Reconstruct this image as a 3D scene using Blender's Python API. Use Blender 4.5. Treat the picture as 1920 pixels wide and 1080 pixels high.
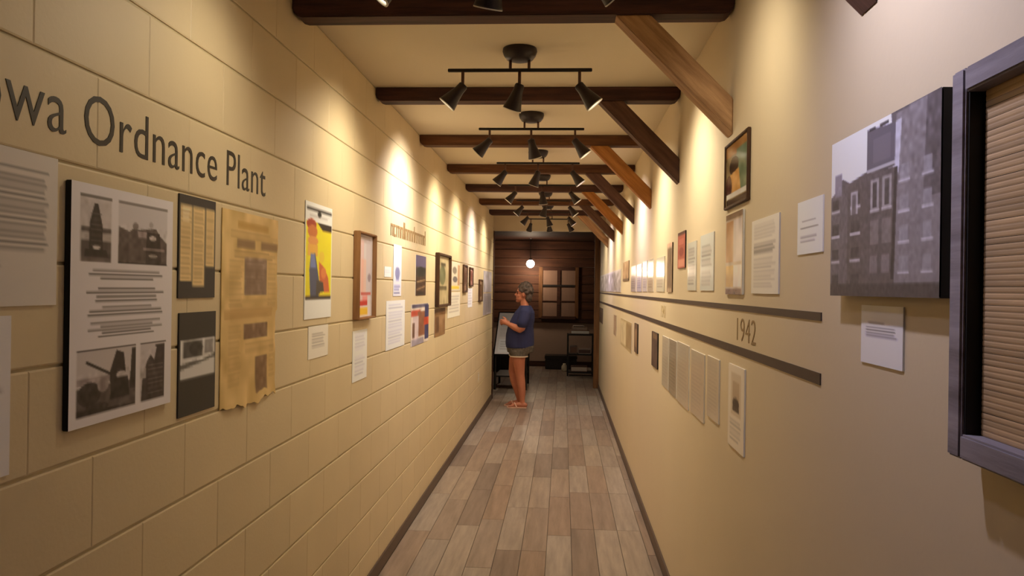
import bpy, bmesh, math, random
import numpy as np
from mathutils import Vector, Matrix

for o in list(bpy.data.objects): bpy.data.objects.remove(o)
scene = bpy.context.scene
COL = scene.collection

# ------------------------------------------------------------------ camera
CAM_H, YAW, PITCH, ROLL, FPX = 1.589, 0.0658, 0.0001, 0.0144, 1450.07
cam = bpy.data.cameras.new('camera')
cam.sensor_width = 36.0; cam.sensor_fit = 'HORIZONTAL'; cam.lens = 36.0*FPX/1920.0
cam.clip_start = 0.02; cam.clip_end = 60
cam_ob = bpy.data.objects.new('camera', cam); COL.objects.link(cam_ob)
fw = Vector((-math.sin(YAW)*math.cos(PITCH), math.cos(YAW)*math.cos(PITCH), math.sin(PITCH)))
rt = Vector((math.cos(YAW), math.sin(YAW), 0)); up = rt.cross(fw)
r2 = rt*math.cos(ROLL)+up*math.sin(ROLL); u2 = up*math.cos(ROLL)-rt*math.sin(ROLL)
cam_ob.matrix_world = Matrix(((r2.x, u2.x, -fw.x, 0), (r2.y, u2.y, -fw.y, 0), (r2.z, u2.z, -fw.z, CAM_H), (0, 0, 0, 1)))
scene.camera = cam_ob

# ------------------------------------------------------------------ world, exposure
world = bpy.data.worlds.new('world'); scene.world = world; world.use_nodes = True
world.node_tree.nodes['Background'].inputs[0].default_value = (0.05, 0.04, 0.03, 1)
world.node_tree.nodes['Background'].inputs[1].default_value = 0.3
vs = scene.view_settings
vs.view_transform = 'Standard'; vs.look = 'None'; vs.gamma = 1.0; vs.use_curve_mapping = False
vs.exposure = 0.38

COOL = (0.92, 0.90, 1.20); WARM = (1.0, 0.88, 0.66); NEUT = (1.0, 0.93, 0.86); PINK = (1.0, 0.90, 0.98)
SPOT_W = 22.0

# ------------------------------------------------------------------ dimensions
XL, XR, ZC = -1.0, 0.589, 2.636
COURSE = 0.2032; BLOCK = 0.4064; JOINT0 = 1.5943
END_L, END_R = 11.0, 12.45
BEAM0, BEAMS, BEAM_Z = 2.758, 1.2565, 2.565
FAR_Y = 15.8

# ------------------------------------------------------------------ helpers
def lin(c):
    return tuple(((x/12.92) if x <= 0.04045 else ((x+0.055)/1.055)**2.4) for x in [v/255.0 for v in c])

def empty(name, loc, rz=0.0):
    o = bpy.data.objects.new(name, None); COL.objects.link(o)
    o.empty_display_size = 0.1
    o.location = loc; o.rotation_euler = (0, 0, rz); return o

def tag(o, label=None, cat=None, group=None, kind=None):
    if label: o['label'] = label
    if cat: o['category'] = cat
    if group: o['group'] = group
    if kind: o['kind'] = kind
    return o

class MB:
    def __init__(s): s.v = []; s.f = []
    def add(s, vs_, fs):
        n = len(s.v); s.v += [tuple(v) for v in vs_]; s.f += [tuple(i+n for i in f) for f in fs]; return s
    def box(s, a, b):
        (x0, y0, z0), (x1, y1, z1) = a, b
        return s.add([(x0,y0,z0),(x1,y0,z0),(x1,y1,z0),(x0,y1,z0),(x0,y0,z1),(x1,y0,z1),(x1,y1,z1),(x0,y1,z1)],
                     [(0,3,2,1),(4,5,6,7),(0,1,5,4),(1,2,6,5),(2,3,7,6),(3,0,4,7)])
    def tube(s, pts, rads, seg=12, cap=True):
        pts = [Vector(p) for p in pts]
        if not hasattr(rads, '__len__'): rads = [rads]*len(pts)
        n0 = len(s.v); prev = None
        for i, p in enumerate(pts):
            d = (pts[min(i+1, len(pts)-1)]-pts[max(i-1, 0)]).normalized()
            if prev is None:
                a = Vector((0,0,1)) if abs(d.z) < .9 else Vector((1,0,0))
                u = d.cross(a).normalized()
            else:
                u = (prev-d*prev.dot(d)).normalized()
            prev = u; w = d.cross(u)
            for k in range(seg):
                t = 2*math.pi*k/seg
                s.v.append(tuple(p+(u*math.cos(t)+w*math.sin(t))*rads[i]))
        for i in range(len(pts)-1):
            for k in range(seg):
                a = n0+i*seg+k; b = n0+i*seg+(k+1) % seg
                s.f.append((a, b, b+seg, a+seg))
        if cap:
            s.f.append(tuple(n0+k for k in reversed(range(seg))))
            m = n0+(len(pts)-1)*seg
            s.f.append(tuple(m+k for k in range(seg)))
        return s
    def lathe(s, prof, seg=24, M=None):
        # prof: (r, z) list around the z axis
        n0 = len(s.v); M = M or Matrix()
        for r, z in prof:
            for k in range(seg):
                t = 2*math.pi*k/seg
                s.v.append(tuple(M @ Vector((r*math.cos(t), r*math.sin(t), z))))
        for i in range(len(prof)-1):
            for k in range(seg):
                a = n0+i*seg+k; b = n0+i*seg+(k+1) % seg
                s.f.append((a, b, b+seg, a+seg))
        return s
    def prism_y(s, pts, y0, y1):
        n = len(pts)
        v = [(x, y0, z) for x, z in pts]+[(x, y1, z) for x, z in pts]
        f = [tuple(range(n)), tuple(reversed(range(n, 2*n)))]
        f += [(i, i+n, (i+1) % n+n, (i+1) % n) for i in range(n)]
        return s.add(v, f)
    def ell(s, c, r, seg=16, rings=10, M=None):
        n0 = len(s.v); c = Vector(c)
        def P(v):
            v = Vector(v)
            if M is not None: v = M @ v
            return tuple(c+v)
        s.v.append(P((0, 0, -r[2])))
        for i in range(1, rings):
            ph = -math.pi/2+math.pi*i/rings
            for k in range(seg):
                t = 2*math.pi*k/seg
                s.v.append(P((r[0]*math.cos(ph)*math.cos(t), r[1]*math.cos(ph)*math.sin(t), r[2]*math.sin(ph))))
        s.v.append(P((0, 0, r[2]))); last = len(s.v)-1
        for k in range(seg):
            s.f.append((n0, n0+1+(k+1) % seg, n0+1+k))
            s.f.append((last, n0+1+(rings-2)*seg+k, n0+1+(rings-2)*seg+(k+1) % seg))
        for i in range(rings-2):
            for k in range(seg):
                a = n0+1+i*seg+k; b = n0+1+i*seg+(k+1) % seg
                s.f.append((a, b, b+seg, a+seg))
        return s
    def mesh(s, name, mat, smooth=False, bevel=0.0, bseg=2):
        me = bpy.data.meshes.new(name); me.from_pydata(s.v, [], s.f); me.update()
        bm = bmesh.new(); bm.from_mesh(me)
        bmesh.ops.recalc_face_normals(bm, faces=bm.faces)
        if bevel > 0:
            es = [e for e in bm.edges if len(e.link_faces) == 2 and e.calc_face_angle(0) > 0.6]
            bmesh.ops.bevel(bm, geom=es, offset=bevel, segments=bseg, affect='EDGES', clamp_overlap=True)
        bm.to_mesh(me); bm.free()
        if mat: me.materials.append(mat)
        if smooth:
            for p in me.polygons: p.use_smooth = True
        return me
    def build(s, name, mat, parent=None, smooth=False, bevel=0.0, bseg=2):
        return link(name, s.mesh(name, mat, smooth, bevel, bseg), parent)

def link(name, me, parent=None, loc=None):
    o = bpy.data.objects.new(name, me); COL.objects.link(o)
    if parent is not None: o.parent = parent
    if loc is not None: o.location = loc
    return o

# ------------------------------------------------------------------ materials
def nodes(name):
    m = bpy.data.materials.new(name); m.use_nodes = True
    nt = m.node_tree; return m, nt, nt.nodes['Principled BSDF']

def mat(name, rgb, rough=0.6, var=0.0, scale=8.0, bump=0.0, bscale=60.0, metal=0.0, spec=0.5, stretch=(1,1,1), rnd=0.0, dist=0.002):
    """plain procedural material: base colour, optional mottling, per-object variation and fine relief"""
    m, nt, b = nodes(name)
    c = lin(rgb) if max(rgb) > 1.0 else tuple(rgb)
    b.inputs['Roughness'].default_value = rough; b.inputs['Metallic'].default_value = metal
    b.inputs['Specular IOR Level'].default_value = spec
    tc = nt.nodes.new('ShaderNodeTexCoord'); mp = nt.nodes.new('ShaderNodeMapping')
    mp.inputs['Scale'].default_value = stretch
    nt.links.new(tc.outputs['Object'], mp.inputs['Vector'])
    vec = mp.outputs['Vector']
    if rnd > 0:
        oi = nt.nodes.new('ShaderNodeObjectInfo')
        ad = nt.nodes.new('ShaderNodeVectorMath'); ad.operation = 'MULTIPLY_ADD'
        cx = nt.nodes.new('ShaderNodeCombineXYZ')
        for i in range(3): nt.links.new(oi.outputs['Random'], cx.inputs[i])
        nt.links.new(cx.outputs[0], ad.inputs[0]); ad.inputs[1].default_value = (37, 53, 71)
        nt.links.new(vec, ad.inputs[2]); vec = ad.outputs[0]
    b.inputs['Base Color'].default_value = (*c, 1)
    if var > 0 or rnd > 0:
        nz = nt.nodes.new('ShaderNodeTexNoise'); nz.inputs['Scale'].default_value = scale; nz.inputs['Detail'].default_value = 6
        nt.links.new(vec, nz.inputs['Vector'])
        hs = nt.nodes.new('ShaderNodeHueSaturation'); hs.inputs['Color'].default_value = (*c, 1)
        mr = nt.nodes.new('ShaderNodeMapRange'); mr.inputs[1].default_value = .3; mr.inputs[2].default_value = .7
        mr.inputs[3].default_value = 1-var; mr.inputs[4].default_value = 1+var
        nt.links.new(nz.outputs['Fac'], mr.inputs[0]); val = mr.outputs[0]
        if rnd > 0:
            m2 = nt.nodes.new('ShaderNodeMapRange'); m2.inputs[3].default_value = 1-rnd; m2.inputs[4].default_value = 1+rnd
            nt.links.new(oi.outputs['Random'], m2.inputs[0])
            mu = nt.nodes.new('ShaderNodeMath'); mu.operation = 'MULTIPLY'
            nt.links.new(val, mu.inputs[0]); nt.links.new(m2.outputs[0], mu.inputs[1]); val = mu.outputs[0]
        nt.links.new(val, hs.inputs['Value']); nt.links.new(hs.outputs[0], b.inputs['Base Color'])
    if bump > 0:
        n2 = nt.nodes.new('ShaderNodeTexNoise'); n2.inputs['Scale'].default_value = bscale; n2.inputs['Detail'].default_value = 4
        nt.links.new(vec, n2.inputs['Vector'])
        bp = nt.nodes.new('ShaderNodeBump'); bp.inputs['Strength'].default_value = bump; bp.inputs['Distance'].default_value = dist
        nt.links.new(n2.outputs['Fac'], bp.inputs['Height']); nt.links.new(bp.outputs[0], b.inputs['Normal'])
    return m

def emis(name, rgb, strength):
    m, nt, b = nodes(name)
    b.inputs['Base Color'].default_value = (*rgb, 1)
    b.inputs['Emission Color'].default_value = (*rgb, 1); b.inputs['Emission Strength'].default_value = strength
    return m

def wood(name, dark, light, axis=0, rough=0.65, scale=1.0, turn=0.0):
    """grained timber: streaks along the given object axis"""
    m, nt, b = nodes(name); b.inputs['Roughness'].default_value = rough
    b.inputs['Specular IOR Level'].default_value = .3
    tc = nt.nodes.new('ShaderNodeTexCoord'); mp = nt.nodes.new('ShaderNodeMapping')
    sc = [14*scale]*3; sc[axis] = 1.3*scale
    mp.inputs['Scale'].default_value = sc
    mq = nt.nodes.new('ShaderNodeMapping'); mq.inputs['Rotation'].default_value = (0, turn, 0)
    nt.links.new(tc.outputs['Object'], mq.inputs['Vector']); nt.links.new(mq.outputs[0], mp.inputs['Vector'])
    oi = nt.nodes.new('ShaderNodeObjectInfo')
    ad = nt.nodes.new('ShaderNodeVectorMath'); ad.operation = 'ADD'
    ml = nt.nodes.new('ShaderNodeMath'); ml.operation = 'MULTIPLY'; ml.inputs[1].default_value = 91.0
    cx = nt.nodes.new('ShaderNodeCombineXYZ')
    nt.links.new(oi.outputs['Random'], ml.inputs[0])
    for i in range(3): nt.links.new(ml.outputs[0], cx.inputs[i])
    nt.links.new(mp.outputs[0], ad.inputs[0]); nt.links.new(cx.outputs[0], ad.inputs[1])
    nz = nt.nodes.new('ShaderNodeTexNoise'); nz.inputs['Scale'].default_value = 2.2; nz.inputs['Detail'].default_value = 9; nz.inputs['Roughness'].default_value = .65
    nt.links.new(ad.outputs[0], nz.inputs['Vector'])
    cr = nt.nodes.new('ShaderNodeValToRGB')
    cr.color_ramp.elements[0].position = .33; cr.color_ramp.elements[0].color = (*lin(dark), 1)
    cr.color_ramp.elements[1].position = .68; cr.color_ramp.elements[1].color = (*lin(light), 1)
    nt.links.new(nz.outputs['Fac'], cr.inputs[0]); nt.links.new(cr.outputs[0], b.inputs['Base Color'])
    bp = nt.nodes.new('ShaderNodeBump'); bp.inputs['Strength'].default_value = .4; bp.inputs['Distance'].default_value = .003
    nt.links.new(nz.outputs['Fac'], bp.inputs['Height']); nt.links.new(bp.outputs[0], b.inputs['Normal'])
    return m

def plank_mat():
    m, nt, b = nodes('vinyl_plank'); b.inputs['Roughness'].default_value = .42
    b.inputs['Specular IOR Level'].default_value = .35
    oi = nt.nodes.new('ShaderNodeObjectInfo')
    cr = nt.nodes.new('ShaderNodeValToRGB'); e = cr.color_ramp.elements
    e[0].position = 0; e[0].color = (*lin((126, 110, 100)), 1)
    e[1].position = 1; e[1].color = (*lin((160, 148, 138)), 1)
    for p, c in ((.2, (140, 120, 106)), (.4, (150, 138, 128)), (.6, (144, 122, 106)), (.8, (154, 138, 124))):
        x = e.new(p); x.color = (*lin(c), 1)
    nt.links.new(oi.outputs['Random'], cr.inputs[0])
    tc = nt.nodes.new('ShaderNodeTexCoord'); mp = nt.nodes.new('ShaderNodeMapping'); mp.inputs['Scale'].default_value = (16, 1.6, 4)
    nt.links.new(tc.outputs['Object'], mp.inputs['Vector'])
    ml = nt.nodes.new('ShaderNodeMath'); ml.operation = 'MULTIPLY'; ml.inputs[1].default_value = 83
    nt.links.new(oi.outputs['Random'], ml.inputs[0])
    nz = nt.nodes.new('ShaderNodeTexNoise'); nz.noise_dimensions = '4D'; nz.inputs['Scale'].default_value = 1.6; nz.inputs['Detail'].default_value = 8; nz.inputs['Roughness'].default_value = .62
    nt.links.new(mp.outputs[0], nz.inputs['Vector']); nt.links.new(ml.outputs[0], nz.inputs['W'])
    mr = nt.nodes.new('ShaderNodeMapRange'); mr.inputs[1].default_value = .3; mr.inputs[2].default_value = .7; mr.inputs[3].default_value = .72; mr.inputs[4].default_value = 1.22
    nt.links.new(nz.outputs['Fac'], mr.inputs[0])
    hs = nt.nodes.new('ShaderNodeHueSaturation'); nt.links.new(cr.outputs[0], hs.inputs['Color']); nt.links.new(mr.outputs[0], hs.inputs['Value'])
    nt.links.new(hs.outputs[0], b.inputs['Base Color'])
    bp = nt.nodes.new('ShaderNodeBump'); bp.inputs['Strength'].default_value = .15; bp.inputs['Distance'].default_value = .001
    nt.links.new(nz.outputs['Fac'], bp.inputs['Height']); nt.links.new(bp.outputs[0], b.inputs['Normal'])
    return m

def print_mat(name, rough):
    m, nt, b = nodes(name); b.inputs['Roughness'].default_value = rough
    a = nt.nodes.new('ShaderNodeVertexColor'); a.layer_name = 'Col'
    nt.links.new(a.outputs['Color'], b.inputs['Base Color']); return m

M = {}
M['block'] = mat('painted_block', (216, 196, 158), .55, var=.03, scale=3, bump=.25, bscale=90, rnd=.02)
M['mortar'] = mat('painted_mortar', (196, 180, 142), .6)
M['drywall'] = mat('painted_drywall', (214, 196, 165), .6, var=.015, scale=2, bump=.22, bscale=45)
M['ceiling'] = mat('ceiling_paint', (218, 204, 178), .8, bump=.1, bscale=60)
M['base'] = mat('vinyl_cove_base', (92, 74, 62), .5)
M['plank'] = plank_mat()
M['subfloor'] = mat('subfloor', (84, 72, 62), .7)
M['beam_dark'] = wood('beam_timber_dark', (50, 32, 30), (94, 62, 54), 0)
M['beam_mid'] = wood('beam_timber_brown', (66, 40, 26), (112, 72, 44), 0)
M['brace_light'] = wood('brace_timber_tan', (150, 112, 78), (208, 166, 122), 0, turn=-math.pi/4)
M['brace_orange'] = wood('brace_timber_orange', (140, 88, 42), (190, 130, 70), 0, turn=-math.pi/4)
M['brace_dark'] = wood('brace_timber_dark', (70, 48, 42), (112, 80, 66), 0, turn=-math.pi/4)
M['bronze'] = mat('oil_rubbed_bronze', (48, 40, 42), .45, metal=.35)
M['black_rail'] = mat('black_rail', (18, 15, 15), .5)
M['copper'] = mat('brown_stem', (92, 62, 52), .45, metal=.3)
M['reflector'] = mat('lamp_reflector', (225, 220, 210), .3)
M['print'] = print_mat('print_matte', .55)
M['gloss'] = print_mat('print_laminated', .12)
M['paper'] = mat('white_paper', (238, 234, 230), .7)
M['blackboard'] = mat('black_foamboard_edge', (16, 14, 14), .7)
M['charcoal'] = mat('charcoal_card', (66, 62, 60), .7)
M['oldpaper'] = mat('yellowed_newsprint', (206, 172, 104), .8)
M['frame_oak'] = wood('shadowbox_wood', (136, 96, 62), (172, 128, 86), 2)
M['frame_dark'] = wood('dark_frame_wood', (60, 40, 28), (98, 68, 46), 2)
M['frame_grey'] = wood('weathered_grey_wood', (116, 108, 114), (160, 152, 160), 0)
M['frame_inner'] = mat('frame_inner_black', (16, 13, 12), .7)
M['bamboo'] = mat('bamboo_slat', (190, 158, 118), .6, var=.2, scale=5, rnd=.16, stretch=(.5, 6, 9))
M['stripe'] = mat('dark_brown_stripe', (62, 44, 38), .55)
M['letters'] = mat('dark_vinyl_letters', (50, 42, 34), .5)
M['letters_soft'] = mat('brown_vinyl_letters', (146, 116, 74), .6)
M['letters_faint'] = mat('tan_vinyl_letters', (188, 164, 116), .6)
M['plate'] = mat('ivory_plastic', (216, 202, 172), .4)
M['logwall'] = wood('brown_wall_boards', (66, 40, 28), (104, 66, 46), 0, scale=.5)
M['farplaster'] = mat('grey_brown_plaster', (172, 146, 130), .8, var=.06, scale=2)
M['fartrim'] = wood('dark_trim_wood', (52, 30, 22), (82, 50, 36), 0)
M['casing'] = wood('door_casing_wood', (92, 60, 36), (134, 92, 56), 2)
M['curtain'] = mat('tan_curtain', (142, 112, 94), .8, var=.06, scale=3, stretch=(6, 1, 1))
M['glass'] = None
M['blackmetal'] = mat('black_metal', (22, 20, 20), .5, metal=.3)
M['darkfurn'] = mat('dark_furniture', (34, 24, 20), .6)

# ------------------------------------------------------------------ room shell
def struct(name, mb, m, **k):
    o = mb.build(name, m, **k); o['kind'] = 'structure'; return o

struct('ceiling', MB().box((XL-.2, -2.0, ZC), (XR+.2, END_L+.1, ZC+.12)), M['ceiling'])
struct('wall_right', MB().box((XR, -2.0, 0), (XR+.15, END_R, ZC)), M['drywall'])
struct('wall_rear', MB().box((XL, -2.15, 0), (XR, -2.0, ZC)), M['drywall'])
struct('wall_header', MB().box((XL, END_L, 2.405), (XR, END_L+.1, ZC)), M['drywall'])
struct('baseboard_left', MB().box((XL, -2, 0), (XL+.010, END_L, .078)), M['base'], bevel=.003)
struct('baseboard_right', MB().box((XR-.010, -2, 0), (XR, END_R, .078)), M['base'], bevel=.003)

# left wall: recessed mortar backing with one raised block per piece
wl = struct('wall_left', MB().box((XL-.2, -2.0, 0), (XL-.005, END_L, ZC)), M['mortar'])
def block_geo(mb, y0, y1, z0, z1, gz=.0032, bz=.0035, by=.0035):
    """block face with a soft edge; bed joints are raked deep, head joints shallow"""
    z0 += gz; z1 -= gz
    xb, xm, xf = XL-.005, XL-.0016, XL
    v = [(xf,y0+by,z0+bz),(xf,y1-by,z0+bz),(xf,y1-by,z1-bz),(xf,y0+by,z1-bz),
         (xm,y0,z0),(xm,y1,z0),(xm,y1,z1),(xm,y0,z1), (xb,y0,z0),(xb,y1,z0),(xb,y1,z1),(xb,y0,z1)]
    mb.add(v, [(0,1,2,3),(4,5,1,0),(5,6,2,1),(6,7,3,2),(7,4,0,3),(8,9,5,4),(10,11,7,6)])
meshes = {}
def block_mesh(w, h):
    key = (round(w, 4), round(h, 4))
    if key not in meshes:
        mb = MB(); block_geo(mb, 0, w, 0, h)
        meshes[key] = mb.mesh('block', M['block'])
        # faces must look into the corridor
        if meshes[key].polygons[0].normal.x < 0: meshes[key].flip_normals()
    return meshes[key]
near_mb, far_mb = MB(), MB()
for c in range(13):
    z0 = c*COURSE; h = COURSE if c < 12 else ZC-z0-.002
    ph = JOINT0 + (BLOCK/2 if c % 2 == 0 else 0)
    y = ph-BLOCK*12
    while y < END_L:
        a, b_ = max(y, -2.0), min(y+BLOCK, END_L)
        if b_-a > .02:
            if a < .95: block_geo(near_mb, a, b_, z0, z0+h)
            elif a > 8.2: block_geo(far_mb, a, b_, z0, z0+h)
            else: link('block', block_mesh(b_-a, h), wl, (0, a, z0))
        y += BLOCK
for mb in (near_mb, far_mb):
    o = mb.build('blocks', M['block'], wl); o['kind'] = 'stuff'
    if o.data.polygons[0].normal.x < 0: o.data.flip_normals()

# floor: planks laid along the corridor
random.seed(4)
fl = struct('floor', MB().box((-2.8, -2.0, -.15), (1.4, FAR_Y+.1, -.004)), M['subfloor'])
PW, PL = .152, .92
pm = {}
def plank_mesh(w, l):
    k = (round(w, 3), round(l, 3))
    if k not in pm:
        g = .0012
        mb = MB(); mb.add([(g,g,-.004),(w-g,g,-.004),(w-g,l-g,-.004),(g,l-g,-.004),(g+.001,g+.001,0),(w-g-.001,g+.001,0),(w-g-.001,l-g-.001,0),(g+.001,l-g-.001,0)],
                          [(4,5,6,7),(0,1,5,4),(1,2,6,5),(2,3,7,6),(3,0,4,7)])
        pm[k] = mb.mesh('plank', M['plank'])
        if pm[k].polygons[0].normal.z < 0: pm[k].flip_normals()
    return pm[k]
x = XL+.010
rows = []
while x < XR-.010-.01:
    rows.append((x, min(PW, XR-.010-x))); x += PW
rest = MB()
for i, (x, w) in enumerate(rows):
    y = 3.3-random.choice((0, .15, .31, .46, .61, .77))
    while y < FAR_Y:
        l = min(PL, FAR_Y-y)
        link('plank', plank_mesh(w, l), fl, (x, y, 0)); y += PL
    # the stretch behind and under the camera, not in view
for k in range(1, 12):
    x = XL+.010-k*PW
    y = 11.0
    while y < FAR_Y and x > -2.7:
        l = min(PL, FAR_Y-y)
        if k <= 4: link('plank', plank_mesh(PW, l), fl, (x, y, 0))
        else: rest.box((x, y, -.004), (x+PW-.002, y+l-.002, 0))
        y += PL
for (x, w) in rows:
    for k in range(6): rest.box((x, -2+k*PL, -.0042), (x+w-.002, -2+k*PL+PL-.3*(k == 5)-.002, -.0002))
o = rest.build('planks', M['plank'], fl); o['kind'] = 'stuff'

# ------------------------------------------------------------------ far room shell
wf = struct('wall_far', MB().box((-2.8, FAR_Y, 0), (1.4, FAR_Y+.15, 2.60)), M['farplaster'])
nb = 9; bh = (2.56-.97)/nb
bm_ = MB().box((0, -.03, .004), (4.2, 0, bh-.004)).mesh('board', M['logwall'], bevel=.006)
for i in range(nb): link('board', bm_, wf, (-2.8, FAR_Y, .97+i*bh))
struct('trim_1', MB().box((-2.8, FAR_Y-.055, .90), (1.4, FAR_Y, .97)), M['fartrim'], bevel=.006)
struct('baseboard_far', MB().box((-2.8, FAR_Y-.02, 0), (1.4, FAR_Y, .11)), M['fartrim'], bevel=.004)
struct('wall_far_left', MB().box((-2.95, END_L+.1, 0), (-2.8, FAR_Y+.15, 2.60)), M['logwall'])
struct('wall_far_right', MB().box((1.4, END_R, 0), (1.55, FAR_Y+.15, 2.60)), M['logwall'])
struct('wall_far_front_left', MB().box((-2.95, END_L, 0), (XL-.2, END_L+.1, 2.60)), M['logwall'])
struct('wall_far_front_right', MB().box((XR+.15, END_R-.1, 0), (1.4, END_R, 2.60)), M['logwall'])
cf = struct('ceiling_far', MB().box((-2.95, END_L+.1, 2.60), (1.55, FAR_Y+.15, 2.70)), M['fartrim'])
for i in range(14):
    link('board', MB().box((-2.8, 0, -.015), (1.4, .32, 0)).mesh('board', M['fartrim'], bevel=.004), cf, (0, END_L+.2+i*.33, 2.60))
struct('trim_2', MB().box((XR-.085, END_R, 0), (XR+.05, END_R+.11, 2.585)), M['casing'], bevel=.006)
struct('trim_3', MB().box((XL-.02, END_L, 0), (XL+.012, END_L+.1, 2.405)), M['fartrim'], bevel=.004)

# ------------------------------------------------------------------ beams and knee braces
ORD = ['nearest', 'second', 'third', 'fourth', 'fifth', 'sixth', 'seventh', 'eighth']
def beam(k, m, label):
    y = BEAM0+BEAMS*k
    r = .035; x0, x1, z0, z1 = XL, XR, BEAM_Z, ZC
    pts = [(x0, z1), (x0, z0+r), (x0+r*.15, z0+r*.5), (x0+r*.5, z0+r*.15), (x0+r, z0), (x1-r, z0), (x1-r*.5, z0+r*.15), (x1-r*.15, z0+r*.5), (x1, z0+r), (x1, z1)]
    e = MB().prism_y([(a, b-z0) for a, b in pts], -.048, .048).build('ceiling_beam', m, bevel=.004)
    e.location = (0, y+.048, z0)
    return tag(e, label, 'beam', 'timber ceiling beams')
cols = ['beam_dark', 'beam_dark', 'beam_dark', 'beam_mid', 'beam_mid', 'beam_dark', 'beam_mid', 'beam_dark']
bl = [None, 'wide dark timber ceiling beam cut off by the top of the picture', 'second dark timber ceiling beam, behind the nearest track light',
      'third timber ceiling beam, brown, behind the second track light', 'fourth timber ceiling beam along the corridor ceiling, medium brown',
      'fifth timber ceiling beam along the corridor, dark brown', 'sixth timber ceiling beam along the corridor, lighter brown',
      'farthest timber ceiling beam, just before the doorway header']
for k in range(0, 7): beam(k, M[cols[k+1]], bl[k+1])
# beam over the camera, out of frame; it carries the brace whose end shows at the top
beam(-1, M['beam_dark'], 'dark timber ceiling beam overhead carrying the brace end at the top edge')

def brace(k, m, label):
    y = BEAM0+BEAMS*k
    pts = [(.172, BEAM_Z), (.296, BEAM_Z), (XR, 2.268), (XR, 2.140)]
    e = MB().prism_y([(a-XR, b-2.14) for a, b in pts], -.041, .041).build('knee_brace', m, bevel=.004)
    e.location = (XR, y+.048, 2.14)
    return tag(e, label, 'brace', 'diagonal knee braces on the right wall')
bc = ['brace_dark', 'brace_light', 'brace_dark', 'brace_orange', 'brace_dark', 'brace_orange', 'brace_dark', 'brace_light']
bl = ['dark brace end poking down from the top edge above the grey canvas photo', 'large tan diagonal brace under the nearest ceiling beam',
      'dark brown diagonal brace, second in full view from the camera', 'orange-brown diagonal brace behind the second full dark one',
      'dark diagonal brace between the two orange-brown braces', 'farther orange-brown diagonal brace high on the right wall',
      'dark diagonal brace behind the farther orange-brown one', 'last diagonal brace beside the doorway header']
for k in range(-1, 7): brace(k, M[bc[k+1]], bl[k+1])

# ------------------------------------------------------------------ track lights
canopy_me = MB().lathe([(0, 0), (.074, 0), (.076, -.012), (.070, -.030), (.058, -.046), (.040, -.052), (0, -.053)], 28).mesh('canopy', M['bronze'], smooth=True)
stem_me = MB().tube([(0, 0, -.045), (0, 0, -.088)], .0065, 10).mesh('stem', M['copper'], smooth=True)
rail_me = MB().box((-.316, -.007, -.100), (.316, .007, -.086)).mesh('rail', M['black_rail'], bevel=.002)
arm_me = MB().tube([(0, 0, 0), (0, 0, -.060)], .007, 10).mesh('lamp_arm', M['copper'], smooth=True)
hp = [(0, .012), (.016, .010), (.021, .004), (.022, -.022), (.028, -.050), (.040, -.098), (.0415, -.104), (.0385, -.104), (.0365, -.098), (.024, -.055), (0, -.050)]
head_me = MB().lathe(hp, 24).mesh('lamp_head', M['bronze'], smooth=True)
rim_me = MB().lathe([(.0385, -.1035), (.0418, -.1038), (.0418, -.1075), (.037, -.1075), (.036, -.096)], 24).mesh('rim', M['reflector'], smooth=True)
BULB = {}
def bulb_me(c, s):
    if (c, s) not in BULB:
        BULB[(c, s)] = MB().lathe([(0, -.100), (.015, -.099), (.026, -.094), (.031, -.086), (.030, -.078), (0, -.076)], 20).mesh('bulb', emis('lamp_bulb', c, s), smooth=True)
    return BULB[(c, s)]

def fixture(y, label, heads, group='track lights on the corridor ceiling', n=3):
    root = empty('track_light', (-.203, y, ZC)); tag(root, label, 'track light', group)
    link('canopy', canopy_me, root)
    link('stem', stem_me, root, (-.041, 0, 0)); link('stem', stem_me, root, (.041, 0, 0))
    link('rail', rail_me, root)
    for (dx, d, col, watt, sz) in heads:
        link('lamp_arm', arm_me, root, (dx, 0, -.100))
        h = link('lamp_head', head_me, root, (dx, 0, -.163))
        h.rotation_euler = Vector(d).to_track_quat('-Z', 'Y').to_euler()
        link('rim', rim_me, h)
        link('bulb', bulb_me(col, 6.0 if watt > 0 else 0.0), h)
        if watt > 0:
            L = bpy.data.lights.new('spot_bulb', 'SPOT'); L.energy = watt; L.color = col
            L.spot_size = math.radians(sz); L.spot_blend = 1.0; L.shadow_soft_size = .022
            lo = bpy.data.objects.new('spot_bulb', L); COL.objects.link(lo); lo.parent = h
            lo.location = (0, 0, -.112)
    return root
S = SPOT_W
DL, DR = (-1, 0, -1.0), (1, 0, -1.15)
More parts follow.
